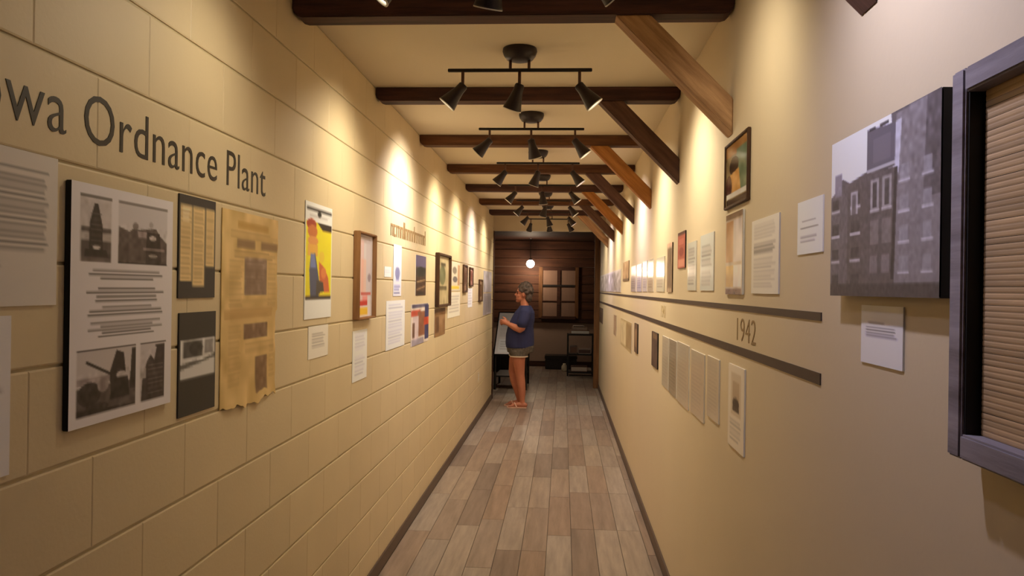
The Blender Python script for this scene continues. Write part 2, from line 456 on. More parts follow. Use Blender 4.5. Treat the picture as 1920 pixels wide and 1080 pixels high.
fx = [
 # y, left aim/colour/power, middle, right
 (1.32, ((-.6, .3, -1), WARM, .03), ((.2, -.2, -1), COOL, .12), ((1, .05, -1.0), COOL, .64)),
 (2.13, ((-.95, -.25, -1), WARM, .30), ((-.2, .4, -1), WARM, .28), ((1, .45, -.85), WARM, .42)),
 (3.38, ((-1, 0, -1.15), WARM, .72), ((-.35, .3, -1), WARM, .6), ((1, .05, -1.2), WARM, 1.1)),
 (4.63, ((-1, .15, -1.0), NEUT, 2.0), ((.25, .3, -1), WARM, .8), ((1, 0, -1.3), WARM, 1.3)),
 (5.89, ((-1, .2, -1.2), WARM, 1.5), ((-.35, .2, -1), WARM, .8), ((1, 0, -1.3), PINK, 1.4)),
 (7.15, ((-1, 0, -1.2), WARM, 1.5), ((.1, .2, -1), WARM, .8), ((1, 0, -1.3), WARM, 1.4)),
 (8.40, ((-1, 0, -1.2), PINK, 1.5), ((-.3, .2, -1), WARM, .8), ((1, 0, -1.3), WARM, 1.4)),
 (9.66, ((-1, 0, -1.2), WARM, 1.3), ((.3, .2, -1), WARM, .8), ((1, 0, -1.3), PINK, 1.3)),
 (10.62, ((-.3, .5, -1), WARM, .7), ((.1, .6, -1), WARM, .8), ((.6, .3, -1), WARM, .8)),
]
fl_l = ['track light above the camera, out of the picture, lighting the canvas photograph', 'nearest track light, mostly above the picture, one lit spotlight showing on the beam', 'bronze three-lamp track light in full view, nearest on the ceiling',
        'second full three-lamp track light down the corridor', 'third full three-lamp track light, between the third and fourth beams',
        'fourth full three-lamp track light down the corridor', 'fifth full three-lamp track light down the corridor',
        'sixth full three-lamp track light, hanging before the last beam', 'last three-lamp track light, in front of the doorway header']
for (y, l, m_, r), lab in zip(fx, fl_l):
    fixture(y, lab, [(-.250, l[0], l[1], l[2]*S, 128), (0, m_[0], m_[1], m_[2]*S, 130), (.262, r[0], r[1], r[2]*S, 128)])

# ------------------------------------------------------------------ printed things
INKGAIN = (1.22, 1.25, 1.40)          # paper whiteness
class Art:
    """small raster painted in code; becomes vertex colours of a fine print mesh"""
    def __init__(s, w, h, bg, seed=1):
        s.S = 3; s.w, s.h = w, h
        s.a = np.zeros((h*s.S, w*s.S, 3)); s.a[:] = bg
        yy, xx = np.mgrid[0:h*s.S, 0:w*s.S]
        s.u = (xx+.5)/(w*s.S); s.v = (yy+.5)/(h*s.S); s.r = np.random.RandomState(seed)
    def rect(s, u0, v0, u1, v1, c, al=1.0):
        m = (s.u >= u0)&(s.u <= u1)&(s.v >= v0)&(s.v <= v1)
        s.a[m] = s.a[m]*(1-al)+np.array(c)*al; return s
    def ell(s, cu, cv, ru, rv, c, al=1.0):
        m = ((s.u-cu)/ru)**2+((s.v-cv)/rv)**2 <= 1
        s.a[m] = s.a[m]*(1-al)+np.array(c)*al; return s
    def poly(s, pts, c, al=1.0):
        m = np.zeros(s.u.shape, bool); n = len(pts)
        for i in range(n):
            (x0, y0), (x1, y1) = pts[i], pts[(i+1) % n]
            if y0 == y1: continue
            k = ((y0 > s.v) != (y1 > s.v)) & (s.u < (x1-x0)*(s.v-y0)/(y1-y0)+x0)
            m ^= k
        s.a[m] = s.a[m]*(1-al)+np.array(c)*al; return s
    def line(s, u0, v0, u1, v1, t, c):
        dx, dy = u1-u0, v1-v0; L = math.hypot(dx, dy)
        nx, ny = -dy/L*t/2, dx/L*t/2
        return s.poly([(u0+nx, v0+ny), (u1+nx, v1+ny), (u1-nx, v1-ny), (u0-nx, v0-ny)], c)
    def lines(s, u0, v0, u1, v1, n, c, fill=.45, ragged=.25, center=False, al=.8):
        p = (v1-v0)/n
        for i in range(n):
            L = (u1-u0)*(1-ragged*s.r.rand())
            a = u0+((u1-u0)-L)/2 if center else u0
            s.rect(a, v0+i*p, a+L, v0+i*p+p*fill, c, al)
        return s
    def noise(s, u0, v0, u1, v1, amp, cell=4):
        H, W = s.u.shape
        g = s.r.randn(H//(cell*s.S)+3, W//(cell*s.S)+3)
        yi = np.arange(H)/(cell*s.S); xi = np.arange(W)/(cell*s.S)
        y0 = yi.astype(int); x0 = xi.astype(int); fy = (yi-y0)[:, None]; fx_ = (xi-x0)[None]
        n = g[y0][:, x0]*(1-fy)*(1-fx_)+g[y0+1][:, x0]*fy*(1-fx_)+g[y0][:, x0+1]*(1-fy)*fx_+g[y0+1][:, x0+1]*fy*fx_
        m = (s.u >= u0)&(s.u <= u1)&(s.v >= v0)&(s.v <= v1)
        s.a[m] += (n[m]*amp)[:, None]; return s
    def done(s):
        a = np.clip(s.a, 2, 250).reshape(s.h, s.S, s.w, s.S, 3).mean((1, 3))
        x_ = a/255.0
        l_ = np.where(x_ <= .04045, x_/12.92, ((x_+.055)/1.055)**2.4)
        w_ = np.clip(l_.mean(-1, keepdims=True)/.45, 0, 1)      # ink stays dark, paper is whiter
        return np.clip(l_*(.78+(np.array(INKGAIN)-.78)*w_), 0, .88)

def print_mesh(name, art, w, h, m, y=0.0, outline=None):
    """flat print w x h, local x right, z up, facing -y"""
    c = art.done(); H, W = c.shape[:2]
    xs = np.linspace(-w/2, w/2, W); zs = np.linspace(h, 0, H)
    X, Z = np.meshgrid(xs, zs)
    if outline is not None: X, Z = outline(X, Z)
    v = np.stack([X, np.full_like(X, y), Z], -1).reshape(-1, 3)
    i = np.arange(H*W).reshape(H, W)
    f = np.stack([i[:-1, :-1], i[1:, :-1], i[1:, 1:], i[:-1, 1:]], -1).reshape(-1, 4)
    me = bpy.data.meshes.new(name); me.from_pydata(v.tolist(), [], f.tolist())
    ca = me.color_attributes.new('Col', 'FLOAT_COLOR', 'POINT')
    ca.data.foreach_set('color', np.concatenate([c.reshape(-1, 3), np.ones((H*W, 1))], 1).astype(np.float32).ravel())
    me.materials.append(m); me.update(); return me

RZ = {'L': math.pi/2, 'R': -math.pi/2, 'F': 0.0}
def at_wall(name, side, y0, y1, z0):
    if side == 'L': return empty(name, (XL, (y0+y1)/2, z0), RZ['L'])
    return empty(name, (XR, (y0+y1)/2, z0), RZ['R'])

def sheet(name, label, cat, side, y0, y1, z0, z1, art, t=.002, edge='paper', gloss=False, group=None, part='sheet', margin=0.0, gap=0.0, tilt=0.0):
    w, h = abs(y1-y0), z1-z0
    r = at_wall(name, side, y0, y1, z0); tag(r, label, cat, group)
    MB().box((-w/2, -t-gap, 0), (w/2, -gap, h)).build(part, M[edge], r, bevel=min(.0006, t*.3) if t < .006 else .0015)
    me = print_mesh('print', art, w-2*margin, h-2*margin, M['gloss' if gloss else 'print'], 0)
    p = link('print', me, r, (0, -t-gap-.0004, margin))
    r.rotation_euler.x = 0
    if tilt: r.rotation_euler = (0, tilt, RZ[side])
    return r

WH = (228, 222, 212); INK = (96, 90, 88)
def text_art(w, h, seed, blocks, bg=WH, ink=INK):
    a = Art(w, h, bg, seed)
    for b in blocks: a.lines(*b[:4], b[4], ink, al=b[5] if len(b) > 5 else .55, ragged=b[6] if len(b) > 6 else .2)
    return a

# ---- left wall
a = Art(72, 60, (206, 196, 180), 3)
a.rect(.05, .12, .93, .135, INK, .7)
a.lines(.08, .16, .52, .62, 12, INK, al=.4); a.lines(.60, .17, .93, .66, 13, INK, al=.6, ragged=.12)
a.lines(.08, .68, .66, .84, 6, INK, al=.6); a.rect(.22, .84, .62, .95, (120, 112, 106), .6)
sheet('text_board', 'large pale text panel cut off by the left edge of the picture', 'panel', 'L', 1.045, 1.461, 1.543, 1.83, a, t=.004, part='board')
a = Art(36, 48, (214, 208, 200), 4); a.lines(.1, .1, .9, .8, 14, INK, al=.4)
sheet('text_board', 'white sheet at the lower left edge, below the pale text panel', 'panel', 'L', 1.12, 1.339, 1.238, 1.526, a, t=.003, part='board')

a = Art(120, 152, (216, 208, 202), 5)
D1, D2, D3 = (58, 48, 46), (96, 84, 80), (150, 140, 134)
def photo_frame(u0, v0, u1, v1, c): a.rect(u0, v0, u1, v1, c)
a.rect(.075, .048, .35, .056, (90, 82, 78)); a.rect(.41, .048, .93, .056, (110, 100, 96))
photo_frame(.075, .056, .345, .323, (190, 180, 172)); photo_frame(.41, .056, .927, .323, (196, 188, 182))
a.rect(.085, .18, .345, .2, D2); a.rect(.085, .235, .345, .32, D2); a.rect(.085, .2, .345, .235, (176, 166, 158))
a.poly([(.195, .08), (.225, .08), (.265, .17), (.27, .28), (.15, .28), (.155, .16)], D1)
for i in range(7): a.rect(.165, .12+i*.022, .258, .124+i*.022, (110, 98, 92), .8)
a.poly([(.12, .27), (.3, .27), (.32, .3), (.11, .3)], D1); a.ell(.215, .262, .035, .008, (196, 186, 176)); a.rect(.085, .305, .345, .323, (128, 112, 108), .7)
a.noise(.075, .056, .345, .323, 7, 3)
a.poly([(.415, .16), (.52, .178), (.56, .16), (.60, .166), (.80, .15), (.84, .18), (.925, .215), (.925, .323), (.41, .323)], (104, 90, 86))
a.poly([(.60, .172), (.72, .172), (.70, .2), (.61, .2)], (158, 142, 138)); a.poly([(.7, .17), (.84, .17), (.86, .26), (.69, .26)], D1)
a.ell(.765, .197, .04, .012, (188, 176, 168)); a.rect(.66, .245, .9, .255, (170, 154, 150)); a.rect(.69, .262, .86, .32, (66, 56, 54)); a.ell(.77, .28, .05, .008, (160, 150, 142))
a.ell(.58, .15, .03, .016, (140, 128, 122)); a.ell(.745, .135, .024, .014, (170, 160, 154)); a.rect(.41, .316, .927, .323, D1)
a.noise(.41, .15, .927, .323, 10, 3)
for (v0, v1, n) in ((.352, .402, 3), (.428, .498, 4), (.508, .556, 3), (.575, .645, 5)):
    a.lines(.13, v0, .9, v1, n, (104, 96, 92), fill=.5, center=True, ragged=.4, al=.85)
a.rect(.065, .684, .60, .69, D2); a.rect(.646, .684, .93, .69, D2)
photo_frame(.065, .69, .60, .957, (192, 182, 174)); photo_frame(.646, .69, .918, .957, (190, 180, 174))
a.line(.14, .735, .36, .80, .012, D1); a.rect(.065, .80, .4, .83, (160, 146, 142)); a.rect(.065, .84, .60, .957, (100, 88, 84))
a.poly([(.41, .70), (.48, .715), (.50, .80), (.49, .90), (.36, .90), (.35, .79)], D1); a.ell(.46, .81, .05, .016, (190, 180, 172))
a.poly([(.56, .70), (.60, .70), (.60, .88), (.54, .88)], D1); a.poly([(.38, .82), (.52, .82), (.54, .91), (.35, .91)], (50, 42, 42))
a.ell(.17, .87, .1, .05, (62, 52, 50)); a.ell(.29, .84, .05, .03, (148, 134, 128)); a.ell(.24, .93, .1, .02, (70, 60, 58)); a.poly([(.065, .93), (.60, .95), (.60, .957), (.065, .957)], D1)
a.noise(.065, .78, .60, .957, 11, 3)
a.poly([(.72, .77), (.76, .745), (.80, .77), (.83, .70), (.918, .70), (.918, .957), (.66, .957), (.67, .86)], (74, 62, 62))
for i in range(7): a.rect(.73, .79+i*.022, .90, .794+i*.022, (138, 124, 120), .7)
a.rect(.646, .80, .71, .85, (176, 166, 158)); a.rect(.81, .70, .918, .708, D1); a.noise(.646, .72, .918, .957, 9, 3)
sheet('exhibit_panel', 'white exhibit panel with black edge, four black and white photographs and centred text', 'panel', 'L', 1.490, 1.895, 1.288, 1.794, a, t=.013, edge='blackboard', part='board')

a = Art(40, 52, (62, 58, 58), 6)
TAN = (216, 186, 126)
a.rect(.04, .10, .34, .83, TAN).rect(.36, .10, .68, .88, TAN).rect(.71, .10, .96, .68, TAN)
for u0, u1, v1 in ((.06, .32, .82), (.39, .66, .86), (.73, .94, .66)): a.lines(u0, .12, u1, v1, 22, (150, 118, 74), al=.45, ragged=.15)
a.lines(.10, .13, .3, .28, 4, (240, 226, 190), al=.8)
sheet('clipping_board', 'charcoal card with three tan newspaper columns, above the card with a photo', 'card', 'L', 1.945, 2.155, 1.550, 1.823, a, t=.004, edge='charcoal', part='board')
a = Art(40, 52, (58, 54, 52), 7)
a.rect(.05, .27, .97, .64, (200, 196, 186)); a.rect(.12, .28, .62, .44, (96, 92, 90)); a.ell(.45, .36, .18, .07, (64, 62, 60)); a.rect(.68, .28, .92, .42, (140, 134, 128))
a.poly([(.05, .5), (.97, .43), (.97, .47), (.05, .55)], (110, 106, 100)); a.poly([(.08, .47), (.6, .455), (.97, .44), (.6, .48)], (232, 228, 218)); a.noise(.05, .27, .97, .48, 14, 3)
sheet('photo_card', 'charcoal card holding one black and white car photo, beside the newspaper', 'card', 'L', 1.953, 2.165, 1.236, 1.511, a, t=.004, edge='charcoal', part='board')

# old newspaper with ragged edges
a = Art(72, 100, (208, 174, 108), 8)
a.noise(0, 0, 1, 1, 7, 6); a.rect(.25, .055, .80, .085, (186, 140, 62), .7); a.lines(.14, .10, .98, .15, 3, (176, 140, 86), al=.5)
a.rect(.24, .145, .55, .185, (140, 108, 72), .8); a.rect(.66, .145, .98, .185, (140, 108, 72), .8); a.lines(.2, .2, .95, .25, 3, (160, 126, 78), al=.6)
a.lines(.12, .25, .36, .50, 16, (176, 142, 86), al=.5); a.lines(.8, .25, .98, .5, 16, (176, 142, 86), al=.5)
a.rect(.37, .235, .78, .43, (150, 122, 98)); a.noise(.37, .235, .78, .43, 10, 3); a.lines(.37, .25, .78, .43, 8, (130, 104, 84), al=.4)
a.lines(.14, .45, .95, .56, 8, (186, 150, 92), al=.5); a.rect(.05, .505, .9, .55, (176, 128, 66), .35)
a.rect(.37, .58, .80, .66, (140, 108, 78)); a.noise(.37, .58, .8, .66, 14, 3); a.lines(.12, .58, .34, .9, 20, (182, 146, 88), al=.5); a.lines(.40, .68, .95, .74, 4, (176, 140, 84), al=.5)
a.rect(.58, .76, .80, .95, (146, 112, 76)); a.noise(.58, .76, .8, .95, 12, 3); a.lines(.84, .68, .97, .9, 14, (182, 146, 88), al=.5)
npw, nph = .44, .60
def ragged(X, Z):
    u = X/npw+.5; v = 1-Z/nph
    k = .004*np.sin(u*9+.4)+.003*np.sin(u*27+1)+.0015*np.sin(u*61)
    Z2 = Z+np.where(v > .9, (v-.9)/.1*k*1.5, 0)
    X2 = X+np.where(u > .85, (u-.85)/.15*(.003*np.sin(v*17)+.002*np.sin(v*53)-.012*(v > .52)), 0)
    return X2, Z2
r = at_wall('old_newspaper', 'L', 2.20, 2.64, 1.212); tag(r, 'yellowed old newspaper page with ragged bottom edge taped to the block wall', 'newspaper')
me = print_mesh('page', a, npw, nph, M['print'], 0, ragged)
bmx = bmesh.new(); bmx.from_mesh(me)
g = bmesh.ops.extrude_face_region(bmx, geom=bmx.faces[:])
bmesh.ops.translate(bmx, vec=(0, .003, 0), verts=[v for v in g['geom'] if isinstance(v, bmesh.types.BMVert)])
bmesh.ops.recalc_face_normals(bmx, faces=bmx.faces); bmx.to_mesh(me); bmx.free()
for v in me.vertices:                                      # paper curls off the wall at the bottom corners
    vv = 1-v.co.z/nph; uu = v.co.x/npw+.5
    v.co.y -= .010*max(0, (vv-.85)/.15)**2*abs(math.sin(uu*7))
link('page', me, r, (0, -.0042, 0))

a = Art(52, 72, (236, 228, 210), 9)
a.rect(.03, .035, .97, .15, (232, 228, 220)); a.rect(.05, .05, .97, .075, (34, 30, 28)); a.ell(.5, .095, .07, .022, (28, 26, 26)); a.lines(.15, .10, .9, .15, 3, (120, 112, 100), al=.5)
a.rect(.03, .165, .97, .80, (240, 206, 30)); a.poly([(.42, .165), (.97, .165), (.97, .225), (.62, .225)], (46, 28, 24))
a.ell(.22, .19, .17, .045, (176, 66, 36)); a.ell(.26, .25, .17, .055, (206, 120, 60)); a.ell(.28, .33, .18, .04, (220, 150, 80)); a.rect(.1, .36, .45, .46, (224, 170, 70))
a.poly([(.2, .46), (.36, .43), (.44, .55), (.52, .68), (.5, .80), (.2, .80), (.16, .58)], (86, 92, 120)); a.poly([(.2, .44), (.34, .44), (.4, .56), (.2, .56)], (120, 132, 178))
a.poly([(.5, .5), (.7, .55), (.86, .64), (.92, .78), (.6, .76), (.52, .64)], (204, 104, 60)); a.ell(.68, .6, .1, .05, (220, 130, 70)); a.poly([(.42, .66), (.66, .68), (.7, .76), (.4, .8)], (86, 78, 70)); a.ell(.6, .46, .1, .05, (228, 190, 60))
a.rect(.55, .77, .97, .80, (244, 206, 30)); a.rect(.03, .80, .97, .83, (58, 50, 50)); a.rect(.0, .845, 1, 1, (236, 230, 214))
sheet('wartime_poster', 'bright yellow poster with orange head and blue-grey figure, white strip below', 'poster', 'L', 2.93, 3.275, 1.455, 1.918, a, t=.003)
a = text_art(26, 26, 10, [(.18, .25, .82, .70, 7, .5)], bg=(222, 212, 192))
sheet('caption_card', 'small cream caption card just below the yellow poster', 'card', 'L', 2.987, 3.243, 1.294, 1.424, a)

def shadow_box(label, y0, y1, z0, z1, depth, wmat, art, fw_=.028):
    r = at_wall('shadow_box', 'L', y0, y1, z0); tag(r, label, 'shadow box')
    w, h = y1-y0, z1-z0
    fr = MB()
    MB().box((-w/2, -depth, 0), (-w/2+fw_, 0, h)).build('frame_side', M[wmat], r, bevel=.003)
    MB().box((w/2-fw_, -depth, 0), (w/2, 0, h)).build('frame_side', M[wmat], r, bevel=.003)
    MB().box((-w/2+fw_, -depth, 0), (w/2-fw_, 0, fw_)).build('frame_rail', M[wmat], r, bevel=.003)
    MB().box((-w/2+fw_, -depth, h-fw_), (w/2-fw_, 0, h)).build('frame_rail', M[wmat], r, bevel=.003)
    MB().box((-w/2+fw_, -.006, fw_), (w/2-fw_, -.001, h-fw_)).build('backing', M['paper'], r)
    link('print', print_mesh('print', art, w-2*fw_-.002, h-2*fw_-.002, M['print']), r, (0, -depth*.35, fw_+.001))
    return r
a = Art(40, 56, (206, 196, 192), 11)
a.rect(.15, .02, .85, .10, (150, 120, 110), .4); a.rect(.18, .08, .45, .9, (216, 170, 160), .6); a.rect(.6, .06, .9, .75, (190, 176, 176), .6); a.rect(.3, .3, .6, .7, (226, 150, 110), .35)
a.ell(.8, .52, .1, .05, (120, 104, 120), .6); a.rect(.3, .70, .9, .725, (200, 60, 50)); a.rect(.1, .80, .7, .86, (204, 52, 44)); a.rect(.1, .88, .72, .97, (232, 178, 40)); a.rect(.4, .74, .7, .8, (226, 140, 130))
shadow_box('brown wooden shadow box with red and yellow ribbons, beside the yellow poster', 3.63, 3.965, 1.425, 1.853, .034, 'frame_oak', a, .010)
a = text_art(24, 32, 12, [(.15, .08, .85, .42, 6, .3), (.15, .52, .85, .9, 7, .3)], bg=(230, 226, 224))
sheet('text_sheet', 'white text sheet hanging below the brown shadow box with ribbons', 'sheet', 'L', 3.634, 3.905, 1.124, 1.371, a)
a = text_art(20, 12, 13, [(.1, .3, .9, .8, 3, .3)], bg=(236, 232, 226))
sheet('caption_card', 'small white caption card between the brown shadow box and bluish sheet', 'card', 'L', 4.269, 4.44, 1.642, 1.701, a)
a = Art(24, 34, (214, 210, 222), 14); a.lines(.1, .12, .9, .3, 4, (150, 150, 180), al=.6); a.ell(.5, .55, .3, .12, (130, 130, 165), .8); a.rect(.3, .45, .7, .7, (120, 122, 160), .6); a.lines(.1, .78, .9, .98, 3, (110, 110, 150), al=.8)
sheet('bluish_sheet', 'narrow bluish printed sheet above the long white text sheet', 'sheet', 'L', 4.50, 4.725, 1.531, 1.839, a)
a = text_art(34, 34, 15, [(.12, .1, .88, .2, 2, .35), (.12, .25, .88, .9, 12, .32)], bg=(230, 228, 230))
sheet('text_sheet', 'wide white text sheet below the bluish sheet and small caption card', 'sheet', 'L', 4.328, 4.845, 1.221, 1.505, a)
a = Art(34, 36, (70, 52, 44), 16); a.rect(0, 0, 1, .3, (104, 92, 124)); a.ell(.5, .42, .4, .14, (40, 40, 34)); a.poly([(0, .55), (1, .5), (1, 1), (0, 1)], (80, 52, 34)); a.line(.1, .66, .9, .6, .04, (160, 130, 90)); a.line(.1, .85, .9, .76, .04, (150, 116, 80)); a.rect(.2, .9, .8, .97, (40, 28, 22)); a.noise(0, .3, 1, 1, 12, 4)
sheet('dark_poster', 'dark brown and purple poster above the red and blue poster', 'poster', 'L', 5.195, 5.58, 1.528, 1.807, a)
a = Art(40, 36, (206, 190, 170), 17); a.rect(.05, .02, .95, .1, (90, 84, 110)); a.rect(.75, .06, 1, .92, (56, 58, 110)); a.rect(.0, .16, .5, .3, (200, 84, 60)); a.rect(.35, .2, .75, .8, (150, 96, 66)); a.rect(.1, .3, .4, .85, (190, 170, 164)); a.rect(.08, .45, .2, .8, (120, 84, 70)); a.rect(.7, .36, 1, .56, (196, 72, 40)); a.rect(.05, .84, .7, 1, (150, 140, 150)); a.noise(0, 0, 1, 1, 10, 5)
sheet('colour_poster', 'red, white and blue poster hung below the dark brown poster', 'poster', 'L', 5.053, 5.72, 1.189, 1.470, a)
a = Art(34, 34, (178, 160, 116), 18); a.ell(.45, .4, .25, .2, (120, 120, 84)); a.rect(.2, .62, .8, .7, (110, 96, 64)); a.rect(.3, .15, .7, .22, (96, 84, 60)); a.noise(0, 0, 1, 1, 10, 4)
shadow_box('dark wooden shadow box with olive contents, far along the block wall', 6.0, 6.66, 1.43, 1.86, .035, 'frame_dark', a, .018)
a = Art(24, 24, (150, 112, 72), 19); a.rect(0, 0, 1, .15, (104, 74, 48)); a.rect(.1, .3, .4, .85, (110, 72, 40)); a.noise(0, 0, 1, 1, 10, 4)
sheet('brown_print', 'brown print below the dark wooden shadow box', 'print', 'L', 5.987, 6.534, 1.192, 1.415, a)
a = Art(30, 30, (206, 194, 168), 20); a.ell(.45, .3, .2, .12, (140, 128, 112)); a.ell(.5, .6, .22, .1, (120, 112, 110)); a.rect(.1, .82, .9, .92, (220, 190, 60)); a.rect(.75, .1, .95, .8, (190, 150, 110))
sheet('picture_print', 'pale picture print with a yellow band, beyond the dark shadow box', 'print', 'L', 6.78, 7.447, 1.556, 1.823, a)
a = text_art(34, 24, 21, [(.1, .15, .9, .85, 6, .3)], bg=(224, 214, 192))
sheet('text_sheet', 'cream text sheet directly below the print with the yellow band', 'sheet', 'L', 6.68, 7.475, 1.316, 1.543, a)

def framed(name, label, side, y0, y1, z0, z1, art, fmat, depth=.018, fw_=.018, gloss=True, cat='picture'):
    r = at_wall(name, side, y0, y1, z0); tag(r, label, cat)
    w, h = abs(y1-y0), z1-z0
    for s in (-1, 1):
        a0, a1 = sorted((s*w/2, s*(w/2-fw_)))
        MB().box((a0, -depth, 0), (a1, 0, h)).build('frame_side', M[fmat], r, bevel=.002)
    MB().box((-w/2+fw_, -depth, 0), (w/2-fw_, 0, fw_)).build('frame_rail', M[fmat], r, bevel=.002)
    MB().box((-w/2+fw_, -depth, h-fw_), (w/2-fw_, 0, h)).build('frame_rail', M[fmat], r, bevel=.002)
    MB().box((-w/2+fw_, -depth*.5, fw_), (w/2-fw_, 0, h-fw_)).build('backing', M['paper'], r)
    link('print', print_mesh('print', art, w-2*fw_, h-2*fw_, M['gloss' if gloss else 'print']), r, (0, -depth*.5-.0005, fw_))
    return r
a = Art(20, 20, (176, 140, 112), 22); a.ell(.5, .45, .3, .3, (140, 104, 84))
framed('framed_picture', 'first small brown framed picture past the print with the yellow band', 'L', 7.65, 7.945, 1.537, 1.818, a, 'frame_dark')
a = Art(20, 20, (190, 140, 116), 23); a.ell(.5, .45, .3, .3, (160, 96, 80))
framed('framed_picture', 'small reddish framed picture farther along, above a small white sheet', 'L', 8.17, 8.46, 1.598, 1.805, a, 'frame_dark')
a = text_art(20, 20, 24, [(.1, .1, .9, .9, 6, .3)])
sheet('text_sheet', 'small white sheet below the reddish framed picture', 'sheet', 'L', 8.10, 8.487, 1.376, 1.583, a)
a = Art(20, 24, (180, 150, 116), 25); a.rect(.2, .2, .8, .8, (120, 88, 60))
framed('framed_picture', 'narrow tan framed picture near the far end of the block wall', 'L', 9.12, 9.485, 1.42, 1.687, a, 'frame_dark')
a = Art(40, 20, (176, 168, 172), 26); a.noise(0, 0, 1, 1, 12, 5)
sheet('grey_print', 'upper of two lilac-grey prints at the far end of the block wall by the doorway', 'print', 'L', 9.68, 10.76, 1.53, 1.804, a)
a = Art(40, 20, (164, 154, 156), 27); a.noise(0, 0, 1, 1, 12, 5); a.rect(.1, .15, .9, .9, (150, 140, 140), .6)
sheet('grey_print', 'lower of two lilac-grey prints at the far end of the block wall by the doorway', 'print', 'L', 9.68, 10.76, 1.237, 1.515, a)
r = at_wall('wall_plate', 'L', 9.17, 9.29, .455); tag(r, 'ivory outlet plate low on the block wall near the doorway', 'outlet')
MB().box((-.04, -.006, 0), (.04, 0, .12)).build('plate', M['plate'], r, bevel=.002)
for z in (.022, .066): MB().box((-.017, -.008, z), (.017, -.006, z+.032)).build('socket', M['paper'], r, bevel=.001)

# ------------------------------------------------------------------ wall lettering
def letter_parts(body, spacing=1.0, thin=0.0):
    cu = bpy.data.curves.new('tmp', 'FONT'); cu.body = body; cu.size = 1; cu.extrude = .0; cu.resolution_u = 4; cu.space_character = spacing; cu.offset = -thin
    ob = bpy.data.objects.new('tmp', cu); COL.objects.link(ob)
    dg = bpy.context.evaluated_depsgraph_get(); dg.update()
    me = bpy.data.meshes.new_from_object(ob.evaluated_get(dg))
    bpy.data.objects.remove(ob)
    n = len(me.vertices); par = list(range(n))
    def find(i):
        while par[i] != i: par[i] = par[par[i]]; i = par[i]
        return i
    for e in me.edges:
        a_, b_ = find(e.vertices[0]), find(e.vertices[1]); par[a_] = b_
    comp = {}
    for p in me.polygons: comp.setdefault(find(p.vertices[0]), []).append(tuple(p.vertices))
    items = []
    for fs in comp.values():
        ids = sorted({i for f in fs for i in f}); xs = [me.vertices[i].co.x for i in ids]
        items.append([min(xs), max(xs), fs])
    items.sort(key=lambda t: t[0]); out = []
    for it in items:
        if out and it[0] < out[-1][1]-.02 and (it[0]+it[1])/2 < out[-1][1]:
            out[-1][1] = max(out[-1][1], it[1]); out[-1][2] = out[-1][2]+it[2]
        else: out.append(it)
    res = []
    for x0, x1, fs in out:
        ids = sorted({i for f in fs for i in f}); mp = {i: k for k, i in enumerate(ids)}
        res.append((x0, x1, [(me.vertices[i].co.x, me.vertices[i].co.y) for i in ids], [tuple(mp[i] for i in f) for f in fs]))
    return res

def letters(parent, parts, fx_, fz_, m, t=.003):
    """build every letter as a mesh of its own, t proud of the wall"""
    for x0, x1, vs_, fs in parts:
        me = bpy.data.meshes.new('letter')
        me.from_pydata([(fx_(x), -t, fz_(y)) for x, y in vs_], [], fs)
        bmx = bmesh.new(); bmx.from_mesh(me)
        g = bmesh.ops.extrude_face_region(bmx, geom=bmx.faces[:])
        bmesh.ops.translate(bmx, vec=(0, t, 0), verts=[v for v in g['geom'] if isinstance(v, bmesh.types.BMVert)])
        bmesh.ops.recalc_face_normals(bmx, faces=bmx.faces); bmx.to_mesh(me); bmx.free()
        me.materials.append(m); link('letter', me, parent)

parts = letter_parts('Iowa Ordnance Plant', 1.04, .006)
capO = parts[4]; capP = parts[12]
last = parts[-1]
hcap = max(y for x, y in capP[2])
sx = (2.530-1.548)/(last[1]-capO[0]); sz = .104/hcap
r = empty('wall_lettering', (XL, 1.548, 1.8825), RZ['L']); tag(r, 'dark lettering reading Iowa Ordnance Plant high on the block wall', 'lettering')
letters(r, parts, lambda x: (x-capO[0])*sx, lambda y: y*sz, M['letters'], t=.0014)

# second heading, too blurred to read: strokes in the rhythm of lettering
r = empty('wall_lettering', (XL, 4.42, 1.885), RZ['L']); tag(r, 'second, blurred heading farther along the block wall', 'lettering')
random.seed(8); x = 0
while x < 1.12:
    k = random.choice((0, 1, 2, 3)); h = .07
    mb = MB()
    if k == 0: mb.box((x, -.003, 0), (x+.014, 0, .104)); adv = .03
    elif k == 1: mb.box((x, -.003, 0), (x+.013, 0, h)); mb.box((x+.045, -.003, 0), (x+.058, 0, h)); mb.box((x+.013, -.003, h-.013), (x+.045, 0, h)); adv = .078
    elif k == 2: mb.box((x, -.003, 0), (x+.013, 0, h)); mb.box((x+.013, -.003, h-.013), (x+.05, 0, h)); mb.box((x+.013, -.003, 0), (x+.05, 0, .013)); adv = .07
    else: mb.box((x, -.003, 0), (x+.013, 0, h)); mb.box((x+.013, -.003, h-.016), (x+.035, 0, h)); adv = .05
    mb.build('letter', M['letters_soft'], r); x += adv

